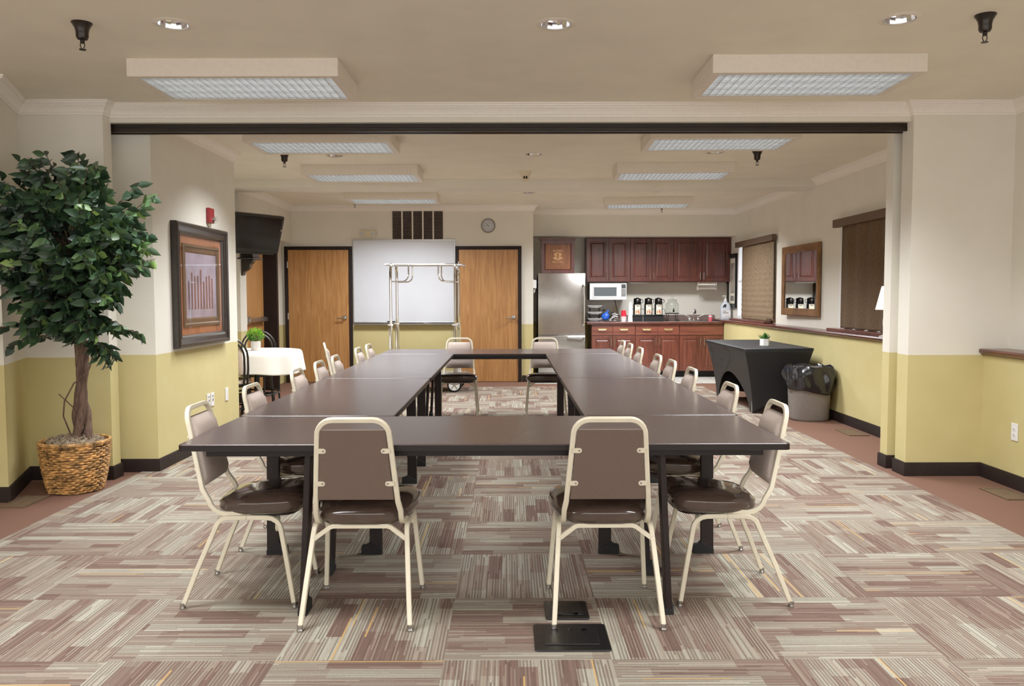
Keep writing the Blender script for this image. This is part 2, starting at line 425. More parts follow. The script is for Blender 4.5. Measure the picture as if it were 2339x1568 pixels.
    base = [(0, -.01), (.014, -.01), (.014, .088), (.009, .1), (0, .1)]
    def base_run(path, side, i=0):
        struct('baseboard_'+side + ('.%03d' % i if i else ''), B().mould(path, base), 'base', smooth=25)
    base_run([(XL, 1.0), (XL, 5.95), (3.0, 5.95), (3.0, 6.115), (3.06, 6.115)], 'right')
    base_run([(3.06, 6.225), (2.99, 6.225), (2.99, 6.34), (XL, 6.34), (XL, 13.2)], 'right', 1)
    base_run([(-3.30, 10.44), (-3.225, 10.44), (-3.225, 10.2), (-3.4, 10.2), (-3.4, 8.02), (-2.55, 8.02), (-2.55, 6.16), (-2.86, 6.16)], 'left')
    base_run([(-2.84, 6.02), (-2.77, 6.02), (-2.77, 5.9), (-3.37, 5.9), (-3.13, 5.25), (-4.3, 5.25)], 'left', 1)
    base_run([(.469, 13.0), (.469, YB), (.30, YB)], 'back')
    base_run([(-.74, YB), (-2.28, YB)], 'back', 1)
    # wooden cap on the thick lower wall
    cap = [(-.03, .888), (.012, .888), (.02, .9), (.034, .906), (.038, .922), (.03, .934), (-.19, .934), (-.19, .888)]
    def cap_run(path, i):
        struct('trim_cap' + ('.%03d' % i if i else ''), B().mould(path, cap), 'capwood', smooth=35)
    cap_run([(XL, 1.0), (XL, 5.948)], 0)
    cap_run([(XL, 6.342), (XL, YK)], 1)
build_room()

# doors
def door(name, x0, x1, handle_x, hinge_x):
    t = setting(name, ((x0+x1)/2, YB, 0)); w = (x1-x0)/2
    f = .05
    b = B().box((-w, -.045, 0), (-w+f, 0, 2.08)).box((w-f, -.045, 0), (w, 0, 2.08)).box((-w+f, -.045, 2.03), (w-f, 0, 2.08))
    obj('door_frame', b, 'base', t, smooth=0, bevel=.004)
    obj('door_panel', B().box((-w+f+.003, -.03, .008), (w-f-.003, -.002, 2.027)), 'oak', t, smooth=0, bevel=.002)
    hx = handle_x-(x0+x1)/2
    b = B().lathe([(.034, .03), (.034, .04), (.028, .048), (.012, .05), (.011, .085), (.013, .095), (0, .097)], (hx, 0, .995), 20, 'y')
    b.tube([(hx, -.088, .995), (hx-.03, -.09, .992), (hx-.07, -.088, .986), (hx-.105, -.082, .984), (hx-.115, -.076, .984)], [.011, .010, .009, .008, .007], 10)
    obj('door_handle', b, 'nickel', t)
    for z in (.25, 1.02, 1.80):
        h = hinge_x-(x0+x1)/2
        obj('hinge', B().box((h-.008, -.05, z-.05), (h+.008, -.03, z+.05)), 'nickel', t, smooth=0, bevel=.002)
door('door_1', -3.32, -2.293, -2.414, -3.27)
door('door_2', -.719, .289, .166, -.67)
# exit door in the deep black frame at the far left corner
t = setting('door_3', (-3.42, 11.15, 0))
b = B().box((0, -.5, 0), (.06, -.45, 2.08)).box((0, .5, 0), (.24, .57, 2.137)).box((0, -.45, 2.04), (.06, .5, 2.137))
obj('door_frame', b, 'base', t, smooth=0, bevel=.003)
obj('door_panel', B().box((.002, -.448, .01), (.045, .498, 2.038)), 'oak', t, smooth=0, bevel=.002)
b = B().box((.045, -.36, .95), (.095, -.24, 1.06)).box((.045, .32, .97), (.095, .44, 1.04)).box((.09, -.36, .975), (.125, .44, 1.035))
obj('push_bar', b, 'steel', t, smooth=0, bevel=.008)

# windows behind the woven blinds on the right-hand wall
def window(name, y0, y1):
    t = setting(name, (XR, (y0+y1)/2, .96)); w = (y1-y0)/2; h = 1.16
    b = B().box((-.02, -w, 0), (.0, -w+.05, h)).box((-.02, w-.05, 0), (.0, w, h)).box((-.02, -w+.05, h-.05), (0, w-.05, h)).box((-.02, -w+.05, 0), (0, w-.05, .05)).box((-.015, -w+.05, h*.5-.02), (0, w-.05, h*.5+.02))
    obj('window_frame', b, 'white', t, smooth=0, bevel=.003)
    obj('window_pane', B().box((-.006, -w+.05, .05), (-.002, w-.05, h-.05)), 'daylight', t, smooth=0)
    obj('window_sill', B().box((-.13, -w-.06, -.026), (-.0, w+.06, .004)), 'capwood', t, smooth=0, bevel=.006)
window('window_1', 11.36, 13.02)
window('window_2', 7.5, 9.0)
def blind(name, label, y0, y1, ztop, vy0, vy1, material, fold):
    t = thing(name, label, 'blind', (XR-.02, (y0+y1)/2, .97))
    c = (y0+y1)/2
    obj('valance', B().box((-.06, vy0-c, ztop-.085-.97), (-.001, vy1-c, ztop-.97)), 'valance', t, smooth=0, bevel=.004)
    h = ztop-.08-.97
    def f(u, v):
        y = (y0-c)+(y1-y0)*u
        x = -.013+(fold*math.sin(u*34) if fold else .004*math.sin(v*90)*(1-v))
        return (x, y, .0+h*v)
    obj('shade_panel', B().grid(f, 90 if fold else 24, 60), material, t, solid=.004)
    n = 9
    if not fold:
        b = B()
        for k in range(5):
            b.lathe([(.012, -.03), (.012, .0)], (-.03, y0-c+.06+.035*k, .03), 10)
        obj('cord_tassel', b, 'valance', t)
blind('roman_blind', 'brown woven roman blind on the far window beside the kitchen', 11.19, 12.72, 2.15, 11.15, 12.97, 'blind_a', 0)
blind('folding_blind', 'dark brown blind hanging in vertical folds on the window nearest the pillar', 7.35, 8.93, 2.145, 7.3, 9.07, 'blind_b', .015)

# ------------------------------------------------------------------ ceiling fixtures
def light_fixture():
    t = thing('ceiling_light', '', 'ceiling light', group='louvred ceiling lights')
    L, W, H = 1.22, .61, .105
    b = B().box((-L/2, -W/2, 0), (L/2, -W/2+.012, H)).box((-L/2, W/2-.012, 0), (L/2, W/2, H)).box((-L/2, -W/2+.012, 0), (-L/2+.012, W/2-.012, H)).box((L/2-.012, -W/2+.012, 0), (L/2, W/2-.012, H)).box((-L/2+.012, -W/2+.012, H-.01), (L/2-.012, W/2-.012, H))
    obj('housing', b, 'offwhite', t, smooth=0, bevel=.003)
    b = B()
    for s in (-1, 1):
        b.box((-L/2+.012, s*(W/2-.012) if s < 0 else W/2-.05, .002), (L/2-.012, -W/2+.05 if s < 0 else W/2-.012, .012))
        b.box((-L/2+.012 if s < 0 else L/2-.05, -W/2+.05, .002), (-L/2+.05 if s < 0 else L/2-.012, W/2-.05, .012))
    obj('louvre_frame', b, 'offwhite', t, smooth=0)
    b = B(); nx, ny = 24, 12; x0, y0 = L/2-.05, W/2-.05
    for k in range(nx+1):
        x = -x0+2*x0*k/nx; b.box((x-.0016, -y0, .004), (x+.0016, y0, .034))
    for k in range(ny+1):
        y = -y0+2*y0*k/ny; b.box((-x0, y-.0016, .004), (x0, y+.0016, .034))
    obj('louvre', b, 'lamp_blade', t, smooth=0)
    obj('reflector', B().box((-x0, -y0, .06), (x0, y0, .064)), 'lamp_pan', t, smooth=0)
    b = B()
    for y in (-.16, 0, .16): b.tube([(-x0+.02, y, .048), (x0-.02, y, .048)], .0125, 10)
    obj('tube_lamp', b, 'lamp_tube', t)
    return t
LIGHTS = [(-1.495, 5.14, 0.0, 'boxy louvred ceiling light on the left, nearest the viewer, in front of the track'),
          (1.885, 5.07, -.018, 'boxy louvred ceiling light on the right, nearest the viewer, in front of the track'),
          (-1.485, 7.17, 0.0, 'louvred ceiling light just behind the dark track on the left, its top cut off'),
          (1.87, 7.04, -.03, 'louvred ceiling light just behind the dark track on the right, its top cut off'),
          (-1.465, 9.0, 0.0, 'louvred ceiling light on the left, third back, just before the shallow beam'),
          (1.85, 8.9, -.05, 'louvred ceiling light on the right, third back, just before the shallow beam'),
          (-1.455, 11.2, 0.0, 'smallest-looking louvred ceiling light on the left, beyond the beam above the whiteboard'),
          (2.08, 11.85, -.1, 'smallest-looking louvred ceiling light on the right, beyond the beam near the kitchen')]
proto = light_fixture()
POWER = 38.0
for k, (x, y, rz, lb) in enumerate(LIGHTS):
    loc = (x, y, CEIL-.105)
    o = proto if k == 0 else dup(proto, loc, rz)
    o.location = loc; o.rotation_euler = (0, 0, rz); o['label'] = lb
def lamp(name, x, y, z, sx, sy, power, spread, col=(.97, .985, 1), rz=0.0):
    ld = bpy.data.lights.new(name, 'AREA'); ld.shape = 'RECTANGLE'; ld.size = sx; ld.size_y = sy; ld.energy = power; ld.color = col; ld.spread = math.radians(spread)
    lo = bpy.data.objects.new(name, ld); C.objects.link(lo); lo.location = (x, y, z); lo.rotation_euler = (0, 0, rz)
    return lo
for k, (x, y, rz, lb) in enumerate(LIGHTS):
    lamp('overhead_area_lamp', x, y, CEIL-.103, 1.1, .5, POWER*(1.0, 1.05, 1.1, 1.15, 1.3, 1.4, 1.45, 2.3)[k], 120 if k < 6 else 146, rz=rz)
# two added area lamps, without fixtures, brighten the camera's end of the room
for x in (-1.5, 1.9):
    for y in (2.9,): lamp('overhead_area_lamp', x, y, CEIL-.103, 1.1, .5, POWER*.8, 120)

def downlight():
    t = thing('downlight', '', 'recessed light', group='recessed downlights')
    obj('trim_ring', B().lathe([(.0775, .0), (.0775, -.006), (.098, -.003), (.102, -.0005), (.102, 0)], (0, 0, 0), 32, cap=False), 'offwhite', t)
    obj('reflector_cone', B().lathe([(.0775, .0), (.07, .03), (.05, .085), (.03, .1), (0, .1)], (0, 0, 0), 18, cap=False), 'chrome', t, smooth=0)
    obj('bulb', B().lathe([(0, .03), (.02, .032), (.034, .05), (.03, .075), (.018, .1)], (0, 0, 0), 14), 'offwhite', t)
    return t
proto = downlight()
for k, (x, y, lb) in enumerate(DL):
    o = proto if k == 0 else dup(proto, (x, y, CEIL))
    o.location = (x, y, CEIL); o['label'] = lb
def sprinkler():
    t = thing('sprinkler_head', '', 'sprinkler', group='ceiling sprinklers')
    obj('escutcheon', B().lathe([(.05, 0), (.05, -.004), (.044, -.012), (.034, -.03), (.03, -.05), (.03, -.07), (.024, -.082), (.012, -.086), (0, -.086)], (0, 0, 0), 24), 'track', t)
    b = B().lathe([(.007, -.084), (.011, -.086), (.011, -.1), (.007, -.102)], (0, 0, 0), 12).lathe([(.0, -.13), (.017, -.131), (.017, -.134), (0, -.134)], (0, 0, 0), 16)
    for s in (-1, 1): b.tube([(s*.008, 0, -.1), (s*.012, 0, -.112), (s*.004, 0, -.13)], .0025, 6)
    obj('deflector', b, 'track', t)
    return t
SP = [(-2.042, 4.223, 'brown sprinkler head in the upper left corner of the near ceiling'), (2.448, 4.121, 'brown sprinkler head in the upper right corner of the near ceiling'),
      (-2.057, 8.0, 'brown sprinkler head just beyond the track, on the left'), (2.479, 7.95, 'brown sprinkler head just beyond the track, on the right'),
      (-2.06, 11.62, 'tiny-looking dark sprinkler head by the far left louvred light'), (2.38, 12.35, 'tiny-looking dark sprinkler head by the far right louvred light')]
proto = sprinkler()
for k, (x, y, lb) in enumerate(SP):
    o = proto if k == 0 else dup(proto, (x, y, CEIL))
    o.location = (x, y, CEIL); o['label'] = lb
t = thing('smoke_detector', 'small cream smoke detector on the ceiling before the shallow beam', 'smoke detector', (.284, 9.2, CEIL))
obj('base_plate', B().lathe([(.07, 0), (.07, -.01), (.052, -.045), (.038, -.055), (0, -.055)], (0, 0, 0), 24), 'ivory', t)
b = B().lathe([(.04, -.085), (.04, -.1), (.03, -.105), (0, -.106)], (0, 0, 0), 20)
for k in range(8):
    a = 2*PI*k/8; b.cbox((.037*math.cos(a), .037*math.sin(a), -.07), (.008, .006, .034), (0, 0, a))
obj('vent_cage', b, 'ivory', t)
obj('sensor_core', B().lathe([(.028, -.054), (.028, -.088)], (0, 0, 0), 14), 'blackmatte', t)

# ------------------------------------------------------------------ folding tables in a ring
TOP = .737
def folding_table(name, L, leg_in, label, loc, rz):
    t = thing(name, label, 'table', loc, rz, 'dark folding tables set in a ring')
    W = .762
    b = B().prism(rrect(L, W, .022, 4), TOP-.028, TOP)
    obj('tabletop', b, 'laminate', t, smooth=35, bevel=.004)
    b = B(); o = rrect(L+.003, W+.003, .023, 4); i = rrect(L-.03, W-.03, .012, 4)
    b.rings([[(x, y, TOP-.0045) for x, y in o], [(x, y, TOP-.0265) for x, y in o], [(x, y, TOP-.0285) for x, y in i], [(x, y, TOP-.0275) for x, y in i]], cap=False)
    obj('edge_band', b, 'edge', t, smooth=35)
    b = B()
    for s in (-1, 1): b.box((-L/2+.09, s*(W/2-.075)-.012, TOP-.06), (L/2-.09, s*(W/2-.075)+.012, TOP-.029))
    obj('apron', b, 'edge', t, smooth=0)
    for e in (-1, 1):
        xb = e*(L/2-leg_in); xt = xb-e*.035
        for s in (-1, 1):
            y = s*.262; b = B(); w = .032; d = .013
            b.rings([[(xb-d, y-w, .012), (xb+d, y-w, .012), (xb+d, y+w, .012), (xb-d, y+w, .012)],
                     [(xt-d, y-w, TOP-.06), (xt+d, y-w, TOP-.06), (xt+d, y+w, TOP-.06), (xt-d, y+w, TOP-.06)]])
            b.box((xt-.014, y-w, TOP-.062), (xt+.014, y+w, TOP-.029))
            leg = obj('leg', b, 'dark_steel', t, smooth=0, bevel=.004)
            prof = [(y+s*w*1.02, 0), (y+s*w*1.02, .03), (y-s*w, .07), (y-s*(w+.012), .056), (y-s*(w+.04), .05), (y-s*(w+.042), 0)]
            b = B().prism(prof, xb-.018, xb+.018, lambda a, c, z: (z, a, c))
            obj('foot', b, 'blackmatte', leg, smooth=0, bevel=.003)
        b = B().box((xt-.013, -.232, TOP-.075), (xt+.013, .232, TOP-.04))
        obj('cross_rail', b, 'dark_steel', t, smooth=0, bevel=.003)
        for q in (-.12, .12):
            obj('brace', B().tube([(xb-e*.012, q, TOP-.12), (xb-e*.3, q, TOP-.032)], .011, 4, sq=True), 'dark_steel', t, smooth=0)
    return t
Y0 = 3.237
folding_table('folding_table', 2.438, .46, 'dark folding table lying crosswise nearest the viewer, two chair backs against it', (0.003, Y0+.381, 0), 0)
YA = Y0+.762+.022; YB1 = YA+1.829+.008; YC = YB1+2.438+.012
folding_table('folding_table', 1.829, .125, 'shorter dark table of the left arm, touching the near crosswise table', (-.845, YA+.9145, 0), PI/2)
folding_table('folding_table', 2.438, .46, 'longer dark table of the left arm, reaching the far crosswise table', (-.843, YB1+1.219, 0), PI/2)
folding_table('folding_table', 1.829, .125, 'shorter dark table of the right arm, touching the near crosswise table', (.851, YA+.9145, 0), PI/2)
folding_table('folding_table', 2.438, .46, 'longer dark table of the right arm, reaching the far crosswise table', (.851, YB1+1.219, 0), PI/2)
folding_table('folding_table', 2.438, .46, 'dark folding table lying crosswise at the far end of the ring', (0.003, YC+.381, 0), 0)

# ------------------------------------------------------------------ stacking chairs
def stacking_chair():
    t = thing('stacking_chair', '', 'chair', group='cream framed stacking chairs round the tables')
    # hoop: up one side, round the top corners, down the other, running on under the seat as rails
    side = [(.172, .235, .418), (.172, .08, .405), (.172, -.055, .394)]
    side += [(.171, -.055-.075*math.sin(a), .469-.075*math.cos(a)) for a in (.35, .7, 1.05, 1.35)]
    zt = .838; yt = lambda z: -.143-(z-.435)*.218
    wz = lambda z: .169-(z-.435)*.083
    side += [(wz(z), yt(z), z) for z in (.5, .6, .7, .775)]
    c = (wz(.776)-.062, .776)
    side += [(c[0]+.062*math.cos(a), yt(c[1]+.062*math.sin(a)), c[1]+.062*math.sin(a)) for a in [PI/2*k/6 for k in range(7)]]
    path = side+[(-x, y, z) for x, y, z in side[::-1]]
    obj('back_frame', B().tube(path, .0098, sq=True, up=(0, 0, 1)), 'cream', t, smooth=28, bevel=.003)
    # padded backrest between the uprights, brown vinyl painted lighter taupe in front as if lit, dark behind
    def back(th0, th1, inset):
        rows = []
        for k in range(9):
            z = .51+(.798-.51)*k/8; w = wz(z)-.012-inset
            r = [(-w, th0), (w, th0), (w, th1*.5), (w*.93, th1*.85), (w*.5, th1), (-w*.5, th1), (-w*.93, th1*.85), (-w, th1*.5)]
            if k in (0, 8): r = [(x, th0+(q-th0)*.35) for x, q in r]
            rows.append([(x, yt(z)+q, z) for x, q in r])
        return B().rings(rows)
    obj('backrest', back(-.004, .032, .002), 'pad', t, smooth=50)
    obj('back_panel', back(-.014, -.004, .001), 'pad_back', t, smooth=30)
    for s in (-1, 1):
        for z in (.578, .714):
            w = wz(z)
            b = B().prism([(x, q) for x, q in rrect(.036, .02, .0095, 4)], 0, .003, lambda a, d, h, s=s, w=w, z=z: (s*(w-.02)+a, yt(z+d)-.0145-h, z+d))
            k = obj('bracket', b, 'cream', t)
            obj('screw', B().lathe([(.0045, 0), (.004, .002), (0, .0024)], (s*(w-.028), yt(z)-.0172, z), 10, 'y'), 'grey', k)
    # thick vinyl seat cushion with a welt
    def plan(q, n=48):
        P = []
        for i in range(n):
            a = 2*PI*i/n; ca, sa = math.cos(a), math.sin(a)
            e = .46
            x = math.copysign(abs(ca)**e, ca); y = math.copysign(abs(sa)**e, sa)
            yy = .082+y*(.188+q); w = .205+q+(.018 if y > 0 else .045)*y*(1 if y > 0 else 1)
            P.append((x*w, yy))
        return P
    rows = []
    for q, z in ((-.03, .424), (-.006, .428), (.004, .44), (.008, .456), (.004, .47), (.006, .4745), (.003, .479), (-.012, .493), (-.05, .505), (-.1, .511), (-.15, .513)):
        rows.append([(x, y, z-.031+.055*(y-.08)) for x, y in plan(q)])
    obj('seat', B().rings(rows), 'vinyl', t, smooth=60)
    obj('seat_pan', B().rings([[(x, y, z) for x, y in plan(-.035)] for z in (.386, .395)]), 'dark_steel', t)
    zl = .382
    for s in (-1, 1):
        xs = lambda z: s*(.188+.029*(zl-z)/zl)
        rear = [(xs(zl), .035, zl), (xs(zl), -.045, zl-.001)]+[(xs(zl-.05*(1-math.cos(a))), -.045-.05*math.sin(a), zl-.001-.05*(1-math.cos(a))) for a in (.4, .8, 1.1)]
        rear += [(xs(.18), -.165, .18), (xs(.02), -.228, .02)]
        lg = obj('leg', B().tube(rear, .0098, sq=True, up=(1, 0, 0)), 'cream', t, smooth=28, bevel=.003)
        obj('glide', B().lathe([(.0, 0), (.013, .0), (.013, .006), (.009, .011), (.0115, .013), (.0115, .026)], (xs(0), -.232, 0), 14), 'steel', lg)
        front = [(xs(zl), .035, zl), (xs(zl), .12, zl-.001)]+[(xs(zl-.055*(1-math.cos(a))), .12+.06*math.sin(a), zl-.001-.055*(1-math.cos(a))) for a in (.4, .8, 1.15, 1.4)]
        front += [(xs(.18), .208, .18), (xs(.02), .236, .02)]
        lg = obj('leg', B().tube(front, .0098, sq=True, up=(1, 0, 0)), 'cream', t, smooth=28, bevel=.003)
        obj('glide', B().lathe([(.0, 0), (.013, .0), (.013, .006), (.009, .011), (.0115, .013), (.0115, .026)], (xs(0), .239, 0), 14), 'steel', lg)
        obj('bumper', B().lathe([(.0055, -.001), (.0055, .004), (0, .005)], (xs(.24), .212 if False else .205, .24), 10, 'y'), 'black', lg)
    for y, z0 in ((-.1, .333), (.165, .333)):
        pts = [(-.19, y, z0-.004), (-.125, y*.9, .376), (-.11, y*.9, .381), (.11, y*.9, .381), (.125, y*.9, .376), (.19, y, z0-.004)]
        obj('cross_brace', B().tube(pts, .0085, sq=True, up=(0, 1, 0)), 'cream', t, smooth=28)
    return t
CH = [(-.508, 3.402, 0.0, 'brown-backed stacking chair with its back to the viewer at near table, left one of two'),
      (.493, 3.402, 0.0, 'brown-backed stacking chair with its back to the viewer, standing over the black floor outlet covers'),
      (-1.052, 3.63, -PI/2+.02, 'stacking chair nearest the viewer on the left, its cushion half under the near table'),
      (-1.059, 4.41, -PI/2, 'second stacking chair from the viewer on the left, right of the white wall plates'),
      (-1.059, 5.35, -PI/2, 'third stacking chair from the viewer on the left, before the white-clothed round table'),
      (-1.059, 5.98, -PI/2, 'fourth stacking chair from the viewer on the left side of the tables'),
      (-1.064, 6.57, -PI/2+.03, 'fifth stacking chair on the left, just before the pulled-out one'),
      (-1.059, 7.53, -PI/2, 'left-side stacking chair next to last, seen against the yellow wall under the whiteboard'),
      (-1.059, 8.085, -PI/2, 'left-side stacking chair farthest from the viewer, beside the luggage cart'),
      (-1.54, 8.33, -PI/2+.24, 'stacking chair pulled out from the tables and seen edge-on before the left oak door'),
      (1.066, 3.63, PI/2-.02, 'stacking chair nearest the viewer on the right, its cushion half under the near table'),
      (1.066, 4.40, PI/2, 'second stacking chair from the viewer on the right, before the black draped table'),
      (1.066, 5.34, PI/2, 'third stacking chair from the viewer on the right, in front of the white floor tile'),
      (1.066, 6.0, PI/2, 'fourth stacking chair from the viewer on the right side of the tables'),
      (1.066, 6.565, PI/2, 'fifth stacking chair from the viewer on the right side of the tables'),
      (1.066, 7.46, PI/2, 'sixth stacking chair from the viewer on the right, nearest of the last three'),
      (1.066, 8.085, PI/2, 'right-side stacking chair next to last, before the left base cabinet'),
      (1.066, 8.6, PI/2, 'right-side stacking chair farthest from the viewer'),
      (-.46, 9.02, PI, 'stacking chair facing the viewer behind the far table, in front of the right oak door'),
      (.5, 9.02, PI, 'stacking chair facing the viewer behind the far table, in front of the refrigerator')]
proto = stacking_chair()
for k, (x, y, rz, lb) in enumerate(CH):
    o = proto if k == 0 else dup(proto, (x, y, .006), rz)
    o.location = (x, y, .006); o.rotation_euler = (0, 0, rz); o['label'] = lb

# ------------------------------------------------------------------ leaves and pots
def leaf_mesh(name, leaves, material, parent, fold=.25):
    """every leaf: (base point, direction, side vector, length, width, tone)"""
    V, Fc, tone = [], [], []
    for p, d, s, L, w, tn in leaves:
        p = Vector(p); d = Vector(d).normalized(); s = Vector(s); s = (s-d*s.dot(d))
        s = s.normalized() if s.length > 1e-6 else d.orthogonal().normalized(); up = s.cross(d)
        k = len(V); drop = -up*L*.12
        pts = [p, p+d*L*.3+s*w*.5+up*w*fold, p+d*L*.33, p+d*L*.3-s*w*.5+up*w*fold,
               p+d*L*.62+s*w*.42+up*w*fold*.8+drop*.5, p+d*L*.66+drop*.5, p+d*L*.62-s*w*.42+up*w*fold*.8+drop*.5, p+d*L+drop]
        V += pts; tone += [tn]*8
        Fc += [(k, k+1, k+2), (k, k+2, k+3), (k+1, k+4, k+5, k+2), (k+2, k+5, k+6, k+3), (k+4, k+7, k+5), (k+5, k+7, k+6)]
    me = bpy.data.meshes.new(name); me.from_pydata([tuple(v) for v in V], [], Fc); me.materials.append(M[material])
    at = me.attributes.new('tone', 'FLOAT', 'POINT'); at.data.foreach_set('value', tone)
    o = bpy.data.objects.new(name, me); C.objects.link(o); o.parent = parent; me.shade_smooth()
    return o
rnd = random.Random(11)
def ficus():
    ox, oy = -2.872, 5.585
    t = thing('potted_ficus', 'tall artificial ficus tree with dense dark leaves standing in a round wicker basket', 'plant', (ox, oy, 0))
    # woven basket: wavy weavers round upright stakes
    rad = lambda z: .160+.054*(z/.33)**.9+.008*math.sin(PI*z/.33)
    core = [(0, .0), (.152, .0)]+[(rad(.33*k/8)-.012, max(.004, .33*k/8)) for k in range(1, 9)]+[(rad(.33)-.03, .33), (rad(.28)-.03, .27), (0, .27)]
    bk = obj('basket', B().lathe(core, (0, 0, 0), 40), 'wicker_dark', t)
    b = B(); NS = 24; rows = 21
    for k in range(rows):
        z = .012+(.322-.012)*k/(rows-1); r0 = rad(z); ph = PI*(k % 2)
        n = NS*2; wob = rnd.random()*6
        b.tube([((r0+.009*math.cos(PI*i+ph))*math.cos(2*PI*i/n), (r0+.009*math.cos(PI*i+ph))*math.sin(2*PI*i/n), z+.0035*math.sin(i*.7+wob)) for i in range(n)], .0070, 5, closed=True)
    obj('weave', b, 'wicker', bk, smooth=60)
    b = B()
    for k in range(3):
        b.tube([((rad(.33)+.004)*math.cos(2*PI*i/60), (rad(.33)+.004)*math.sin(2*PI*i/60), .334+.009*math.sin(i*1.6+k*2*PI/3)*.6+.006) for i in range(60)], .0095, 6, closed=True)
    obj('rim', b, 'wicker', bk, smooth=60)
    b = B()
    def mossf(u, v):
        r = .178*v; a = 2*PI*u
        return (r*math.cos(a), r*math.sin(a), .325+.045*(1-v*v)+.012*math.sin(9*a+20*v)*v+.01*math.sin(31*v+5*a))
    b.grid(mossf, 40, 10, closed_u=True)
    for k in range(150):
        a = rnd.random()*2*PI; r = .17*math.sqrt(rnd.random()); c = Vector((r*math.cos(a), r*math.sin(a), .33+.04*(1-(r/.2)**2)))
        q = rnd.random()*2*PI; dv = Vector((math.cos(q), math.sin(q), 0))*.03; b.tube([c-dv, c+Vector((0, 0, .014+rnd.random()*.012)), c+dv], .0022, 4)
    obj('moss', b, 'moss', t, smooth=60)
    # three trunks twisted together
    b = B()
    for k in range(3):
        P, R = [], []
        for i in range(26):
            z = .34+(1.16-.34)*i/25; a = k*2*PI/3+i*.17; r = .034+.010*math.sin(i*.42)-.022*(i/25)
            P.append((.045+r*math.cos(a)+.03*(i/25), r*math.sin(a), z)); R.append(.031-.014*(i/25)+.003*math.sin(i*1.3+k))
        b.tube(P, R, 9)
    obj('trunk', b, 'bark', t, smooth=60)
    def ok(p):                       # keep twigs off the walls
        x, y = p.x+ox, p.y+oy
        if y > 5.8: return False
        if y > 5.2 and x < -3.07-(y-5.25)*.37: return False
        return True
    br = B(); leaves = []
    tips = []
    cx, cy, cz = .15, -.33, 1.68
    for k in range(230):
        for _ in range(40):
            v = Vector((rnd.gauss(0, 1), rnd.gauss(0, 1), rnd.gauss(0, 1))).normalized()*rnd.uniform(.62, 1.0)
            low = 1.0 if v.z > -.2 else .82
            p = Vector((cx+v.x*.53*low, cy+v.y*.40*low, cz+v.z*.60))
            if ok(p): break
        tips.append(p)
    def local(px): return Vector((px[0]-ox, px[1]-oy, px[2]))
    extra = [(-2.22, 5.5, 2.04), (-2.3, 5.45, 2.12), (-2.24, 5.45, 1.78), (-2.26, 5.5, 1.62), (-2.36, 5.45, 1.16), (-2.42, 5.4, 1.22), (-2.55, 5.42, .98), (-2.5, 5.42, 1.0), (-2.6, 5.42, 1.02),
             (-3.08, 4.98, 1.98), (-3.0, 5.0, 2.06), (-3.1, 4.98, 1.8), (-3.06, 5.0, 1.55), (-2.9, 5.4, 2.31), (-2.75, 5.45, 2.33), (-2.6, 5.5, 2.25), (-3.02, 5.3, 2.26), (-3.1, 5.1, 1.2), (-3.05, 5.2, 1.1), (-2.65, 5.35, 2.3)]
    tips += [local(e) for e in extra]
    for k, p in enumerate(tips):
        z0 = min(1.6, max(.98, .95+(p.z-1.1)*.55)); a = Vector((.075, 0, z0))
        mid = a*.45+p*.55+Vector((0, 0, .10)); q = p+Vector((rnd.uniform(-.02, .02), rnd.uniform(-.03, .01), -.05 if p.z > 1.4 else -.09))
        pts = []
        for i in range(13):
            u = i/12; pts.append(a*(1-u)**2+mid*2*u*(1-u)+q*u*u)
        br.tube(pts, [.006*(1-i/12)+.0016 for i in range(13)], 4)
        nl = 17 if k < 230 else 14
        for i in range(nl):
            u = .42+.58*(i+.5)/nl; j = min(11, int(u*12)); base = pts[j].lerp(pts[j+1], u*12-j)
            d0 = (pts[j+1]-pts[j]).normalized()
            sd = d0.cross(Vector((0, 0, 1))); sd = sd.normalized() if sd.length > .1 else Vector((1, 0, 0))
            sgn = 1 if i % 2 else -1
            d = d0*rnd.uniform(.3, .9)+sd*sgn*rnd.uniform(.4, .9)+Vector((rnd.gauss(0, .2), rnd.gauss(-.2, .25), rnd.gauss(-.5, .35)))
            if not ok(base+d.normalized()*.12) or not ok(base): continue
            tn = min(1, max(0, rnd.gauss(.32, .17)+.34*max(0, (base.x-.12)/.5)*rnd.random()+(.35 if rnd.random() < .05 else 0)))  # leaves toward the right painted lighter, like the side facing the light
            leaves.append((base, d, sd.cross(d)+Vector((rnd.gauss(0, .5), rnd.gauss(-.3, .4), .9)), rnd.uniform(.074, .115), rnd.uniform(.036, .054), tn))
    br.tube([(.02, -.05, .34), (-.035, -.07, .52), (-.03, -.06, .62), (.03, -.045, .74), (.11, -.03, .8), (.13, -.03, .84), (.16, -.03, .94)], .0055, 5)
    br.tube([(-.06, -.07, .67), (.02, -.05, .58), (.04, -.04, .5)], .004, 5)
    obj('branches', br, 'bark', t, smooth=60)
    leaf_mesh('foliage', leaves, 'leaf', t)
ficus()
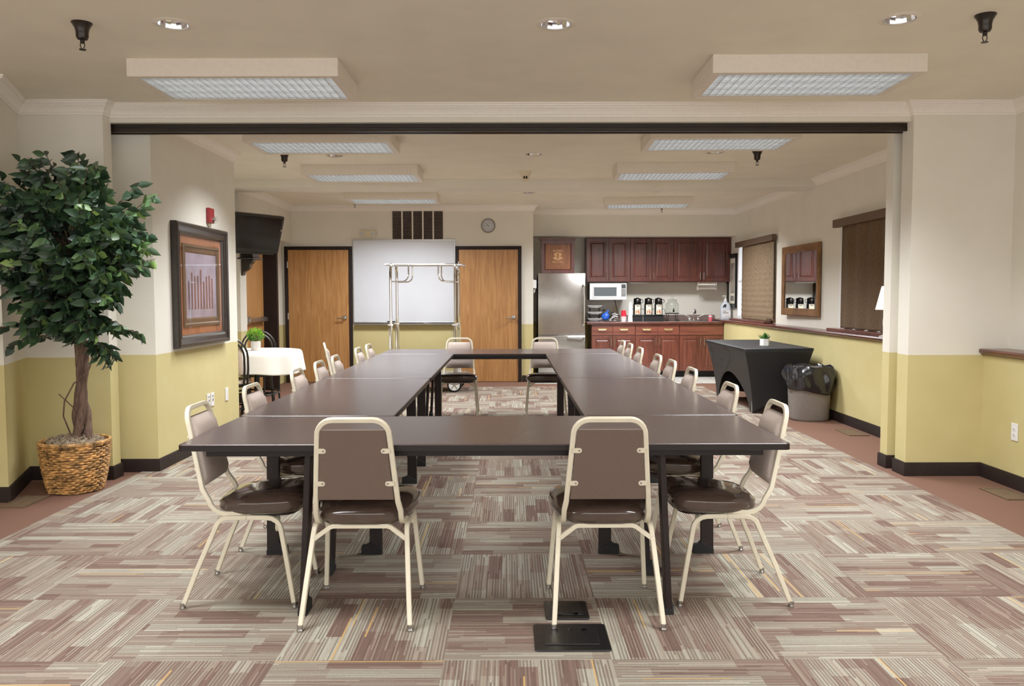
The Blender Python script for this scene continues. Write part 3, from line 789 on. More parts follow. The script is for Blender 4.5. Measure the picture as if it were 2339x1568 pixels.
def small_pot(name, label, loc, pot_prof, n, pmat, kind):
    t = thing(name, label, 'plant', loc)
    obj('pot', B().lathe(pot_prof, (0, 0, 0), n), pmat, t, smooth=30)
    top = pot_prof[-2][1]; L = []
    if kind == 'bush':
        for k in range(420):
            v = Vector((rnd.gauss(0, 1), rnd.gauss(0, 1), rnd.gauss(.2, .9))).normalized()*rnd.uniform(.5, 1)
            p = Vector((v.x*.075, v.y*.075, top+.065+v.z*.065)); L.append((p, v+Vector((rnd.gauss(0, .4), rnd.gauss(0, .4), .2)), v.cross(Vector((rnd.random(), 1, 0))), rnd.uniform(.022, .034), .016, min(1, max(0, .25+v.z*.6+rnd.gauss(0, .15)))))
        b = B()
        for k in range(14): a = 2*PI*k/14; b.tube([(.01*math.cos(a), .01*math.sin(a), top-.01), (.05*math.cos(a), .05*math.sin(a), top+.07)], .0018, 4)
        obj('stem', b, 'leaf3', t); leaf_mesh('leaves', L, 'leaf2', t)
    else:
        for k in range(64):
            a = rnd.random()*2*PI; q = rnd.uniform(.1, 1.0); d = Vector((math.cos(a)*q, math.sin(a)*q, 1.15-q*.6)); p = Vector((math.cos(a)*.018*q, math.sin(a)*.018*q, top-.004))
            L.append((p, d, Vector((-math.sin(a), math.cos(a), 0)), rnd.uniform(.06, .095), .013, min(1, max(0, rnd.gauss(.45, .25)))))
        leaf_mesh('leaves', L, 'leaf3', t, fold=.4)
    return t

# ------------------------------------------------------------------ left wall
def frame(t, w, h, fw, d, material, steps, name='frame'):
    """picture frame in the local xz plane facing -y, mitred profile"""
    b = B()
    prof = steps
    R = []
    for u, q in prof:              # u inward from the outer edge, q forward
        x, z = w/2-u, h/2-u
        R.append([(-x, -q, -z), (x, -q, -z), (x, -q, z), (-x, -q, z)])
    b.rings(R, cap=False)
    return obj(name, b, material, t, smooth=20)
t = thing('framed_picture', 'large framed print in a broad dark moulded frame on the left wall', 'picture', (-2.548, 7.06, 1.416), PI/2)
frame(t, 1.17, 1.01, .1, .055, 'darkwood', [(0, 0), (0, .045), (.012, .056), (.03, .056), (.036, .046), (.07, .038), (.082, .042), (.092, .036), (.1, .02), (.1, .012)])
obj('mat_board', B().box((-.485, -.016, -.405), (.485, -.002, .405)), 'burl', t, smooth=0)
frame(t, .83, .68, .05, .02, 'goldfillet', [(0, .016), (0, .026), (.02, .03), (.03, .022), (.06, .024), (.075, .017)], 'fillet')
obj('print', B().box((-.345, -.0185, -.27), (.345, -.0165, .27)), 'art', t, smooth=0)
b = B()
for k in range(9): b.box((-.3+.066*k, -.0195, -.2), (-.3+.066*k+.03, -.0186, .02+.12*rnd.random()))  # darker upright bars of uneven height
obj('print_figure', b, 'artdark', t, smooth=0)
obj('glass', B().box((-.482, -.024, -.402), (.482, -.0215, .402)), 'pane', t, smooth=0)
t = thing('fire_alarm', 'small red fire alarm with clear strobe above the framed print', 'fire alarm', (-2.548, 7.31, 2.035), PI/2)
obj('body', B().box((-.058, -.032, -.066), (.058, 0, .066)), 'red', t, smooth=0, bevel=.006)
obj('strobe', B().lathe([(.033, .03), (.034, .05), (.026, .066), (.012, .073), (0, .074)], (.018, 0, -.03), 20, 'y'), 'glass', t)
obj('reflector', B().lathe([(.02, .03), (.018, .05), (0, .058)], (.018, 0, -.03), 14, 'y'), 'chrome', t)
obj('mount_tab', B().box((-.02, -.014, -.09), (.024, 0, -.066)), 'ivory', t, smooth=0, bevel=.003)
def wall_plate(label, loc, rz, kind, group=None):
    t = thing('wall_plate', label, 'wall plate', loc, rz, group)
    obj('plate', B().box((-.036, -.006, -.06), (.036, 0, .06)), 'ivory' if kind == 'ivory' else 'white', t, smooth=0, bevel=.003)
    if kind in ('duplex', 'ivory'):
        for z in (-.02, .02):
            k = obj('socket', B().prism(rrect(.034, .029, .012, 4), .0055, .0075, lambda a, d, h, z=z: (a, -h, z+d)), 'ivory' if kind == 'ivory' else 'white', t)
            b = B().box((-.008, -.0082, z-.006), (-.0055, -.0074, z+.005)).box((.0055, -.0082, z-.006), (.008, -.0074, z+.005)).box((-.002, -.0082, z-.011), (.002, -.0074, z-.008))
            obj('slot', b, 'blackmatte', k, smooth=0)
    elif kind == 'data':
        obj('jack', B().box((-.01, -.009, -.012), (.01, -.0055, .008)), 'grey', t, smooth=0)
        b = B().box((-.02, -.0068, .032), (.016, -.0058, .036)).box((-.02, -.0068, .023), (.02, -.0058, .027))
        obj('printed_label', b, 'ink', t, smooth=0)
    else:
        obj('jack', B().box((-.009, -.009, -.03), (.009, -.0055, .03)), 'offwhite', t, smooth=0, bevel=.002)
    return t
wall_plate('white wall plate with printed heading, nearer the viewer of the side by side pair', (-2.549, 7.205, .41), PI/2, 'data')
wall_plate('white wall plate with printed heading, farther from the viewer of the side by side pair', (-2.549, 7.3, .408), PI/2, 'data')
wall_plate('white wall plate alone on the yellow wall below the framed print', (-2.549, 7.67, .41), PI/2, 'blank')
wall_plate('white duplex outlet low on the yellow wall at the right edge', (XL-.001, 5.55, .389), -PI/2, 'duplex')
def floor_vent(label, loc, w, l):
    t = thing('floor_vent', label, 'vent', loc)
    b = B().box((-w/2, -l/2, 0), (-w/2+.02, l/2, .008)).box((w/2-.02, -l/2, 0), (w/2, l/2, .008)).box((-w/2+.02, -l/2, 0), (w/2-.02, -l/2+.02, .008)).box((-w/2+.02, l/2-.02, 0), (w/2-.02, l/2, .008))
    obj('frame', b, 'ventmetal', t, smooth=0)
    obj('duct', B().box((-w/2+.02, -l/2+.02, 0), (w/2-.02, l/2-.02, .0025)), 'blackmatte', t, smooth=0)
    b = B(); n = 14
    for k in range(n):
        y = -l/2+.03+(l-.06)*k/(n-1); b.cbox((0, y, .005), (w-.04, .009, .002), (.4, 0, 0))
    b.box((-.006, -l/2+.02, .004), (.006, l/2-.02, .007))
    obj('grille', b, 'ventmetal', t, smooth=0)
floor_vent('tan floor register on the brown border carpet between pillar and trash can', (3.395, 7.83, 0), .19, .35)
floor_vent('tan floor register on the brown border at the right edge of the picture', (3.4, 5.38, 0), .18, .32)
floor_vent('dark floor register on the brown border beside the wicker basket', (-3.03, 5.25, 0), .17, .30)
def floor_box(label, loc, w, l, slots):
    t = thing('floor_outlet_cover', label, 'floor outlet', loc, group=None)
    obj('plate', B().prism(rrect(w, l, .012, 4), 0, .006), 'black', t, smooth=30, bevel=.002)
    lid = obj('lid', B().prism(rrect(w*.74, l*.66, .006, 3, 0, l*.02), .006, .0095), 'black', t, smooth=30, bevel=.0015)
    for x in slots: obj('cable_slot', B().box((x-.009, slots_y(l)-.012, .0094), (x+.009, slots_y(l)+.006, .0104)), 'blackgloss', lid, smooth=0)
slots_y = lambda l: l*.24
floor_box('larger black floor outlet cover with three slots, nearest the viewer', (.338, 3.098, .006), .286, .248, (-.055, -.0, .055))
slots_y = lambda l: -l*.26
floor_box('smaller black floor outlet cover half hidden behind the chair leg', (.338, 3.372, .006), .18, .196, (-.03, .035))

# television on its arm and the corner shelf
t = thing('television', 'black flat television tilted down from the left wall', 'television', (-2.965, 10.02, 2.09), 0, rot=(math.radians(17), 0, math.radians(56)))
w, h = .74, .47
obj('bezel', B().prism(rrect(w, h, .02, 4), -.03, .03, lambda x, z, y: (x, y, z)), 'black', t, smooth=30, bevel=.006)
obj('screen', B().box((-w/2+.035, -.0325, -h/2+.045), (w/2-.035, -.03, h/2-.03)), 'blackgloss', t, smooth=0)
obj('rear_housing', B().box((-w/2+.06, .03, -h/2+.05), (w/2-.06, .085, h/2-.06)), 'blackmatte', t, smooth=0, bevel=.02)
obj('speaker_bar', B().box((-w/2+.06, -.028, -h/2-.022), (w/2-.06, .025, -h/2+.002)), 'black', t, smooth=0, bevel=.008)
obj('control_button', B().box((w/2-.028, -.034, .05), (w/2-.018, -.031, .07)), 'chrome', t, smooth=0)
b = B().tube([(0, .08, 0), (-.05, .22, .0), (-.1, .30, .03)], .022, 4, sq=True)
obj('mount_arm', b, 'black', t, smooth=0)
t = thing('corner_shelf', 'small dark wooden bracket shelf under the television', 'shelf', (-3.225, 10.3, 1.78))
obj('shelf_board', B().box((0, -.2, 0), (.2, .2, .02)), 'darkwood', t, smooth=0, bevel=.005)
prof = [(0, 0), (.15, 0), (.145, -.03), (.11, -.06), (.1, -.1), (.07, -.13), (.03, -.15), (.02, -.19), (0, -.2)]
obj('corbel', B().prism(prof, -.05, .05, lambda x, z, y: (x, y, z)), 'darkwood', t, smooth=0, bevel=.004)
t = thing('media_box', 'black set-top boxes stacked as one unit on the bracket shelf', 'box', (-3.115, 10.28, 1.80))
t['label'] = 'low black set-top box on the bracket shelf under the television'
obj('case', B().box((-.08, -.14, .004), (.07, .14, .05)), 'black', t, smooth=0, bevel=.005)
obj('upper_deck', B().box((-.07, -.1, .05), (.03, .11, .085)), 'blackmatte', t, smooth=0, bevel=.004)

# round table in the left bay
RX, RY = -2.58, 8.70
t = thing('round_table', 'round cafe table on a black iron base in the left bay', 'table', (RX, RY, 0))
obj('tabletop', B().lathe([(0, .715), (.445, .715), (.45, .722), (.45, .742), (.445, .746), (0, .746)], (0, 0, 0), 40), 'laminate', t)
obj('column', B().lathe([(.03, .01), (.03, .715)], (0, 0, 0), 16), 'black', t)
for k in range(4):
    a = k*PI/2+.6
    obj('leg', B().tube([(.26*math.cos(a), .26*math.sin(a), .0), (.235*math.cos(a), .235*math.sin(a), .3), (.25*math.cos(a), .25*math.sin(a), .715)], .011, 8), 'black', t)
obj('foot_ring', B().tube([(.236*math.cos(2*PI*k/32), .236*math.sin(2*PI*k/32), .31) for k in range(32)], .010, 8, closed=True), 'black', t)
def clothf(u, v):
    a = 2*PI*u
    if v < .35: r = .462*v/.35; return (r*math.cos(a), r*math.sin(a), .75)
    q = (v-.35)/.65
    fold = (.5+.5*math.sin(11*a+.6*math.sin(3*a)))*.028*q+.010*q
    r = .462+.010*math.sin(min(1, q*6)*PI/2)+fold
    return (r*math.cos(a), r*math.sin(a), .75-.008*min(1, q*8)-.215*q+.012*math.sin(4*a+1)*q)
o = obj('tablecloth', B().grid(clothf, 150, 26, closed_u=True), 'linen', smooth=180, solid=.003); o.location = (RX, RY, 0)
tag(o, 'white cloth draped in folds over the round table', 'tablecloth')
small_pot('potted_plant', 'bushy bright green plant in a pale cylindrical pot on the white cloth', (-2.585, 8.70, .7525), [(0, 0), (.046, 0), (.049, .01), (.051, .098), (.046, .1), (.044, .092), (0, .09)], 24, 'ceramic', 'bush')
def cafe_chair(label, loc, rz, back):
    t = thing('cafe_chair', label, 'chair', loc, rz, 'round seated cafe chairs')
    obj('seat', B().lathe([(0, .44), (.185, .44), (.2, .45), (.2, .47), (.185, .485), (0, .49)], (0, 0, 0), 32), 'cushion', t)
    obj('seat_ring', B().lathe([(.17, .415), (.198, .415), (.198, .44), (.17, .44)], (0, 0, 0), 32, cap=False), 'black', t)
    for s in (-1, 1):
        for y in (-1, 1):
            obj('leg', B().tube([(s*.14, y*.13, .42), (s*.175, y*.175, .0)], .0115, 8), 'black', t)
    obj('leg_ring', B().tube([(.19*math.cos(2*PI*k/28), .19*math.sin(2*PI*k/28), .2) for k in range(28)], .008, 6, closed=True), 'black', t)
    for r, nm in ((.19, 'back_hoop'), (.155, 'inner_hoop')):
        P = [(-r*.92, -.17, .43), (-r, -.2, .6)]+[(-r*math.cos(PI*k/12), -.215-.03*math.sin(PI*k/12), .72+(.2 if r > .17 else .165)*math.sin(PI*k/12)) for k in range(13)]+[(r, -.2, .6), (r*.92, -.17, .43)]
        obj(nm, B().tube(P, .0105, 8), 'black', t)
    if back:
        def pad(u, v): return ((u-.5)*.27, -.19-.025*math.sin(v*2)+.015*math.cos((u-.5)*3), .54+.28*v)
        obj('back_cushion', B().grid(pad, 8, 8), 'cushion', t, solid=.03, bevel=.01)
cafe_chair('black iron chair with double hooped back behind the round table', (-2.78, 9.4, 0), PI+.25, False)
cafe_chair('cushioned black iron chair in front of the round table, mostly behind the wall corner', (-2.725, 8.325, 0), .2, True)

# ------------------------------------------------------------------ back wall
t = thing('whiteboard', 'large whiteboard between the two oak doors', 'whiteboard', (-1.5015, YB, 1.5485))
w, h = .7835, .6325
obj('surface', B().box((-w+.012, -.02, -h+.01), (w-.012, -.004, h-.012)), 'board', t, smooth=0)
b = B().box((-w, -.028, -h), (-w+.016, 0, h)).box((w-.016, -.028, -h), (w, 0, h)).box((-w+.016, -.028, h-.016), (w-.016, 0, h)).box((-w+.016, -.028, -h), (w-.016, 0, -h+.014))
obj('frame', b, 'alu', t, smooth=0, bevel=.003)
obj('tray', B().prism([(0, -h-.03), (-.075, -h-.03), (-.08, -h-.012), (-.074, -h-.012), (-.07, -h-.022), (0, -h-.005)], -w+.02, w-.02, lambda y, z, x: (x, y, z)), 'alu', t, smooth=0, bevel=.002)
t = thing('board_eraser', 'black eraser lying on the whiteboard tray left of the chrome cart', 'eraser', (-1.70, YB-.052, .9125))
obj('felt', B().box((-.06, -.018, .0), (.06, .018, .014)), 'grey', t, smooth=0)
obj('grip', B().box((-.06, -.018, .014), (.06, .018, .032)), 'black', t, smooth=0, bevel=.004)
t = thing('marker', 'dark marker lying on the whiteboard tray within the cart frame', 'marker', (-1.16, YB-.045, .903))
obj('barrel', B().lathe([(.008, -.045), (.009, -.04), (.009, .03), (.006, .032)], (0, 0, .007), 12, 'x'), 'grey', t)
obj('cap', B().lathe([(.0, .075), (.0095, .073), (.0095, .03), (.0, .03)], (0, 0, .007), 12, 'x'), 'black', t)
t = thing('return_grille', 'tall white return-air grille with dark louvres above the whiteboard', 'vent grille', (-1.289, YB, 2.417))
w, h = .404, .242
b = B().box((-w, -.014, -h), (-w+.02, 0, h)).box((w-.02, -.014, -h), (w, 0, h)).box((-w+.02, -.014, h-.012), (w-.02, 0, h)).box((-w+.02, -.014, -h), (w-.02, 0, -h+.012))
for k in range(1, 5):
    x = -w+.01+(2*w-.02)*k/5; b.box((x-.011, -.013, -h+.012), (x+.011, 0, h-.012))
obj('frame', b, 'offwhite', t, smooth=0, bevel=.002)
obj('backing', B().box((-w+.01, -.0035, -h+.01), (w-.01, -.001, h-.01)), 'blackmatte', t, smooth=0)
b = B(); n = 30
for k in range(n):
    z = -h+.02+(2*h-.04)*k/(n-1); b.cbox((0, -.008, z), (2*w-.03, .002, .0125), (.75, 0, 0))
obj('louvre', b, 'grille', t, smooth=0)
t = thing('wall_clock', 'round grey wall clock reading a quarter to eleven', 'clock', (-.217, YB, 2.389))
obj('case', B().lathe([(0, .003), (.108, .003), (.108, .03), (.1, .04), (.094, .036), (.092, .024), (0, .022)], (0, 0, 0), 48, 'y'), 'grey', t)
obj('dial', B().lathe([(0, .0225), (.092, .0245), (.092, .0255), (0, .0255)], (0, 0, 0), 40, 'y'), 'clockface', t)
for k in range(1, 13):
    a = PI/2-2*PI*k/12
    words('numeral', str(k), .026, (.072*math.cos(a), -.0262, .072*math.sin(a)), (PI/2, 0, 0), 'ink', t, .0005, bold=.0004)
def hand(nm, ang, L, w):
    a = PI/2-ang; b = B(); d = Vector((math.cos(a), 0, math.sin(a))); s = Vector((-d.z, 0, d.x))
    P = [-d*.012-s*w, -d*.012+s*w, d*L+s*w*.5, d*L-s*w*.5]
    b.rings([[(p.x, y, p.z) for p in P] for y in (-.028, -.0295)]); obj(nm, b, 'black', t, smooth=0)
hand('hour_hand', 2*PI*10.75/12, .048, .0035); hand('minute_hand', 2*PI*45/60, .074, .0025)
obj('glass', B().lathe([(0, .034), (.093, .033)], (0, 0, 0), 40, 'y', cap=False), 'pane', t)
t = thing('emergency_light', 'cream twin-head emergency light left of the return grille', 'emergency light', (-2.04, YB, 2.268))
obj('body', B().prism(rrect(.19, .1, .045, 6), .003, .055, lambda x, z, y: (x, -y, z)), 'ivory', t, smooth=35, bevel=.012)
for s in (-1, 1):
    k = obj('lamp_head', B().lathe([(.02, -.03), (.046, .0), (.05, .02), (.048, .028), (.03, .026), (0, .024)], (s*.083, -.052, -.004), 24, 'y'), 'ivory', t)
    obj('lens', B().lathe([(0, .0265), (.036, .0275), (0, .03)], (s*.083, -.052, -.004), 20, 'y'), 'clockface', k)

# luggage cart in front of the whiteboard
t = thing('luggage_cart', 'tall chrome birdcage luggage cart standing before the whiteboard', 'luggage cart', (-1.065, 11.46, 0.006), -.03)
L, W = .49, .26
obj('deck', B().prism(rrect(1.16, .62, .06, 5), .19, .225), 'black', t, smooth=35, bevel=.006)
obj('bumper_rail', B().tube([(x, y, .215) for x, y in rrect(1.19, .65, .075, 6)], .022, 10, closed=True), 'alu', t)
obj('deck_carpet', B().prism(rrect(1.1, .56, .04, 5), .225, .236), 'grey', t, smooth=35)
for sx in (-1, 1):
    for sy in (-1, 1):
        x, y = sx*(L-.05), sy*W
        def post(pts, r, nm): obj(nm, B().tube(pts, r, 10), 'chrome', t)
        P = [(x, y, .22), (x, y, 1.5)]+[(x, y*(1-.28*(k/8)**2), 1.5+.245*math.sin(PI/2*k/8)) for k in range(1, 9)]
        post(P, .0195, 'post')
        for d in (-.03, .03):
            post([(x+d*.4, y+d, .22), (x+d*.4, y+d, .86), (x+d*.2, y+d*.5, .905), (x, y, .92)], .0145, 'post_stay')
        obj('collar', B().lathe([(.0175, .92), (.0175, .97)], (x, y, 0), 14).cbox((x, y, .925), (.075, .085, .018)), 'chrome', t)
        xi = x-sx*.235; yb = y*.72
        P = [(xi, yb, 1.742), (xi, yb, 1.60)]+[(xi+sx*.085*(1-math.cos(PI/2*k/6)), y*.78, 1.60-.085*math.sin(PI/2*k/6)) for k in range(1, 7)]+[(x, y, 1.512)]
        post(P, .0095, 'corner_bow')
    for sy in (-1, 1):
        k = obj('wheel', B().lathe([(.02, -.02), (.088, -.022), (.1, -.012), (.1, .012), (.088, .022), (.02, .02)], (sx*.42, sy*.24, .1), 26, 'y'), 'blackmatte', t)
        obj('hub', B().lathe([(.0, .023), (.07, .0235), (.076, .0225)], (sx*.42, sy*.24-(.0 if sy < 0 else .047), .1), 24, 'y', cap=False), 'whitepot', k)
        b = B()
        for q in range(5): b.cbox((sx*.42+.03*math.cos(q*2*PI/5+.3), sy*.24-.0245, .1+.03*math.sin(q*2*PI/5+.3)), (.075, .003, .012), (0, -(q*2*PI/5+.3), 0))
        obj('spoke', b, 'grey', k, smooth=0)
        obj('caster_fork', B().box((sx*.42-.02, sy*.24-.028, .1), (sx*.42+.02, sy*.24-.023, .19)).box((sx*.42-.02, sy*.24+.023, .1), (sx*.42+.02, sy*.24+.028, .19)), 'steel', t, smooth=0)
for sy in (-1, 1):
    obj('top_rail', B().tube([(-L-.04, sy*W*.72, 1.745), (L+.04, sy*W*.72, 1.745)], .0125, 10), 'chrome', t)
    obj('rail_cap', B().lathe([(.0, -.003), (.016, -.002), (.016, .016), (0, .018)], (L+.038, sy*W*.72, 1.745), 14, 'x'), 'chrome', t)
obj('hanger_bar', B().tube([(-L+.06, 0, 1.757), (L-.06, 0, 1.757)], .0105, 10).tube([(-L+.06, -W*.72, 1.747), (-L+.06, W*.72, 1.747)], .0105, 8).tube([(L-.06, -W*.72, 1.747), (L-.06, W*.72, 1.747)], .0105, 8), 'chrome', t)

# ------------------------------------------------------------------ kitchenette
def raised_door(w, h, fw=.055):
    """cabinet front in the local xz plane, facing -y, origin at the lower left"""
    R = []
    for u, q in ((0, 0), (0, .016), (.003, .019), (fw, .019), (fw+.006, .01), (fw+.016, .009), (fw+.034, .017), (fw+.04, .018)):
        R.append([(u, -q, u), (w-u, -q, u), (w-u, -q, h-u), (u, -q, h-u)])
    return B().rings(R)
def bar_pull(x, z, L):
    return B().tube([(x, -.019, z-L/2+.012), (x, -.045, z-L/2+.012), (x, -.045, z+L/2-.012), (x, -.019, z+L/2-.012)], .0045, 6).tube([(x, -.045, z-L/2), (x, -.045, z+L/2)], .005, 8)
def cup_pull(x, z):
    b = B()
    b.box((x-.07, -.0225, z+.006), (x+.07, -.019, z+.024))
    b.tube([(x-.055, -.02, z+.012), (x-.055, -.044, z), (x+.055, -.044, z), (x+.055, -.02, z+.012)], .0065, 8)
    return b
def shift(b, x, y, z): bmesh.ops.translate(b.bm, verts=b.bm.verts, vec=(x, y, z)); return b
def upper(name, label, x0, x1, split=None):
    t = thing(name, label, 'cabinet', (x0, 13.49, 1.54), group='dark cherry wall cabinets')
    w = x1-x0; h = 2.272-1.54
    obj('carcass', B().box((0.001, 0, 0), (w-.001, .325, h)), 'cherry', t, smooth=0)
    m = split-x0 if split else w/2
    for a, e, hx in ((.004, m-.002, m-.03), (m+.002, w-.004, m+.03)):
        d = obj('door', shift(raised_door(e-a, h-.03), a, 0, .012), 'cherry', t, smooth=0)
        obj('handle', bar_pull(hx, .1, .11), 'nickel', d)
    return t
upper('wall_cabinet', 'dark cherry wall cabinet above the microwave', 1.361, 2.08, 1.727)
upper('wall_cabinet', 'dark cherry wall cabinet in the middle, above the coffee airpots', 2.08, 2.787, 2.434)
upper('wall_cabinet', 'wider dark cherry wall cabinet above the paper towel holder and sink', 2.787, 3.725, 3.25)
def base(name, label, x0, x1, split, drawers):
    t = thing(name, label, 'cabinet', (x0, 13.2, 0.005), group='cherry base cabinets')
    w = x1-x0
    obj('carcass', B().box((.001, 0, .1), (w-.001, .6, .86)), 'cherry_low', t, smooth=0)
    obj('toe_kick', B().box((.001, .06, 0), (w-.001, .1, .1)), 'blackmatte', t, smooth=0)
    m = split-x0
    for a, e, hx in ((.006, m-.002, m-.03), (m+.002, w-.006, m+.03)):
        d = obj('door', shift(raised_door(e-a, .565), a, 0, .108), 'cherry_low', t, smooth=0)
        obj('handle', bar_pull(hx, .575, .12), 'nickel', d)
    spans = ((.006, m-.002), (m+.002, w-.006)) if drawers == 2 else ((.006, w-.006),)
    for a, e in spans:
        d = obj('drawer', B().box((a, -.019, .684), (e, 0, .848)), 'cherry_h', t, smooth=0, bevel=.003)
        if drawers == 2: obj('pull', cup_pull((a+e)/2, .765), 'brass', d)
    return t
base('base_cabinet', 'cherry base cabinet with two drawers nearest the refrigerator', 1.419, 2.125, 1.763, 2)
base('base_cabinet', 'cherry base cabinet in the middle with two brass pulled drawers', 2.125, 2.835, 2.482, 2)
base('base_cabinet', 'cherry sink cabinet with one plain wide drawer front, beside the yellow wall', 2.835, 3.545, 3.198, 1)
t = thing('worktop', 'brown laminate worktop with backsplash over the cherry base cabinets', 'worktop', (2.45, 13.5, .866))
b = B().box((-1.1, -.345, 0), (1.095, .315, .034)).box((-1.1, .292, .034), (1.095, .315, .132))
obj('slab', b, 'counter', t, smooth=0, bevel=.006)
obj('front_edge', B().box((-1.102, -.35, -.004), (1.095, -.344, .03)), 'capwood', t, smooth=0, bevel=.002)
WT = .9005
t = thing('refrigerator', 'silver bottom-freezer refrigerator in the recess left of the cabinets', 'refrigerator', (.927, 13.3, 0))
obj('case', B().box((-.365, -.29, .02), (.365, .44, 1.6735)), 'black', t, smooth=0, bevel=.005)
def panel(z0, z1):
    n = 14
    def f(u, v):
        x = -.369+.738*u; return (x, -.338-.028*(1-(2*u-1)**2), z0+(z1-z0)*v)
    b = B(); R = []
    for z in (z0, z0+.006, z1-.006, z1):
        ins = .004 if z in (z0, z1) else 0
        R.append([(x, y+ins, z) for x, y in [(-.369, -.295)]+[f(k/n, 0)[:2] for k in range(n+1)]+[(.369, -.295)]])
    return b.rings(R)
d = obj('door', panel(.708, 1.673), 'steel', t, smooth=50)
obj('handle', B().tube([(.335, -.35, 1.49), (.35, -.4, 1.47), (.352, -.405, 1.3), (.352, -.405, 1.0), (.35, -.4, .86), (.335, -.35, .84)], [.012, .014, .014, .014, .014, .012], 10), 'nickel', d)
obj('badge', B().prism(rrect(.055, .016, .006, 4), 0, .004, lambda x, z, y: (.235+x, -.352-y, 1.595+z)), 'white', d)
d = obj('freezer_drawer', panel(.06, .696), 'steel', t, smooth=50)
obj('handle', B().tube([(.09, -.355, .675), (.11, -.39, .672), (.34, -.385, .672), (.36, -.35, .675)], .013, 10), 'white', d)
obj('grille', B().box((-.36, -.33, .01), (.36, -.29, .055)), 'blackmatte', t, smooth=0)
# wooden motel sign box on top of it
t = thing('sign_box', 'reddish wooden box sign with carved motel lettering on top of the refrigerator', 'sign', (.868, 13.0, 1.6745))
w, h = .262, .55
obj('case', B().box((-w, .02, 0), (w, .165, h)), 'cherry', t, smooth=0, bevel=.004)
R = []
for u, q in ((0, -.02), (0, .018), (.05, .018), (.062, .008), (.066, .0)):
    R.append([(-w+u, -q, u), (w-u, -q, u), (w-u, -q, h-.03-u), (-w+u, -q, h-.03-u)])
obj('door_frame', B().rings(R, cap=False), 'cherry', t, smooth=0)
obj('crown_board', B().box((-w-.02, -.03, h-.03), (w+.02, .165, h+.008)), 'cherry', t, smooth=0, bevel=.006)
p = obj('panel', B().box((-w+.066, -.006, .066), (w-.066, .0, h-.096)), 'signwood', t, smooth=0)
zc = .268
def txt(s, size, x, z, m='carved', sx=1.0): return words('lettering', s, size, (x, -.0075, z), (PI/2, 0, 0), m, p, .001, sx, .0008)
txt('SUPER', .05, 0, zc+.083, sx=1.12); txt('MOTEL', .05, 0, zc-.09, sx=1.08)
b = B()
for z, rx, rz_ in ((zc+.029, .064, .031), (zc-.027, .076, .03)):
    b.prism([(rx*math.cos(2*PI*k/28), rz_*math.sin(2*PI*k/28)) for k in range(28)], .006, .0085, lambda x, q, y, z=z: (x, -y, z+q))
obj('emblem', b, 'carved', p)
words('lettering', '8', .11, (0, -.0092, zc+.001), (PI/2, 0, 0), 'signwood', p, .0006, .62, .002)
b = B().tube([(-.045, -.0075, zc-.142), (-.03, -.0075, zc-.136), (-.015, -.0075, zc-.15), (0, -.0075, zc-.138), (.02, -.0075, zc-.152), (.05, -.0075, zc-.14), (.082, -.0075, zc-.126)], .0018, 5)
obj('flourish', b, 'carved', p)
t = thing('wall_phone', 'small white wall phone at the edge of the recess beside the refrigerator', 'phone', (.471, 12.76, 1.44))
obj('base_plate', B().box((0, -.05, 0), (.025, .05, .13)), 'white', t, smooth=0, bevel=.006)
obj('handset', B().box((.025, -.022, -.005), (.05, .022, .125)), 'white', t, smooth=0, bevel=.01)
obj('cord', B().tube([(.03, 0, -.005), (.028, .01, -.05), (.015, .0, -.07), (.012, -.01, -.02)], .004, 6), 'white', t)
# microwave
t = thing('microwave', 'white microwave oven hung under the left wall cabinet', 'microwave', (1.713, 13.42, 1.253))
w, h = .301, .27
obj('case', B().box((-w+.004, .03, .002), (w-.004, .37, h)), 'black', t, smooth=0, bevel=.006)
d = obj('door', B().box((-w, 0, 0), (.21, .032, h)), 'white', t, smooth=0, bevel=.008)
R = []
for u, q in ((0, .001), (.004, .006), (.014, .006), (.02, .0005)):
    x0, x1, z0, z1 = -.25, .156, .03, .222
    R.append([(x0+u, -q, z0+u*1.6), (x1-u, -q, z0+u*1.6), (x1-u, -q, z1-u), (x0+u, -q, z1-u)])
obj('window_frame', B().rings(R, cap=False), 'white', d, smooth=0)
obj('window', B().box((-.232, -.002, .06), (.138, .0, .205)), 'screen', d, smooth=0)
obj('control_panel', B().box((.212, 0, 0), (w, .032, h)), 'white', t, smooth=0, bevel=.008)
k = obj('keypad', B().box((.219, -.002, .058), (.288, 0, .252)), 'black', t, smooth=0)
obj('display', B().box((.226, -.003, .212), (.281, -.0015, .236)), 'screen', k, smooth=0)
for r in range(6):
    for c in range(3): obj('key', B().box((.226+.02*c, -.003, .07+.022*r), (.241+.02*c, -.0015, .083+.022*r)), 'clockface', k, smooth=0)
obj('power_cord', B().tube([(.145, .28, .0), (.16, .3, -.06), (.185, .32, -.16), (.21, .33, -.23), (.22, .34, -.26)], .006, 8), 'black', t)
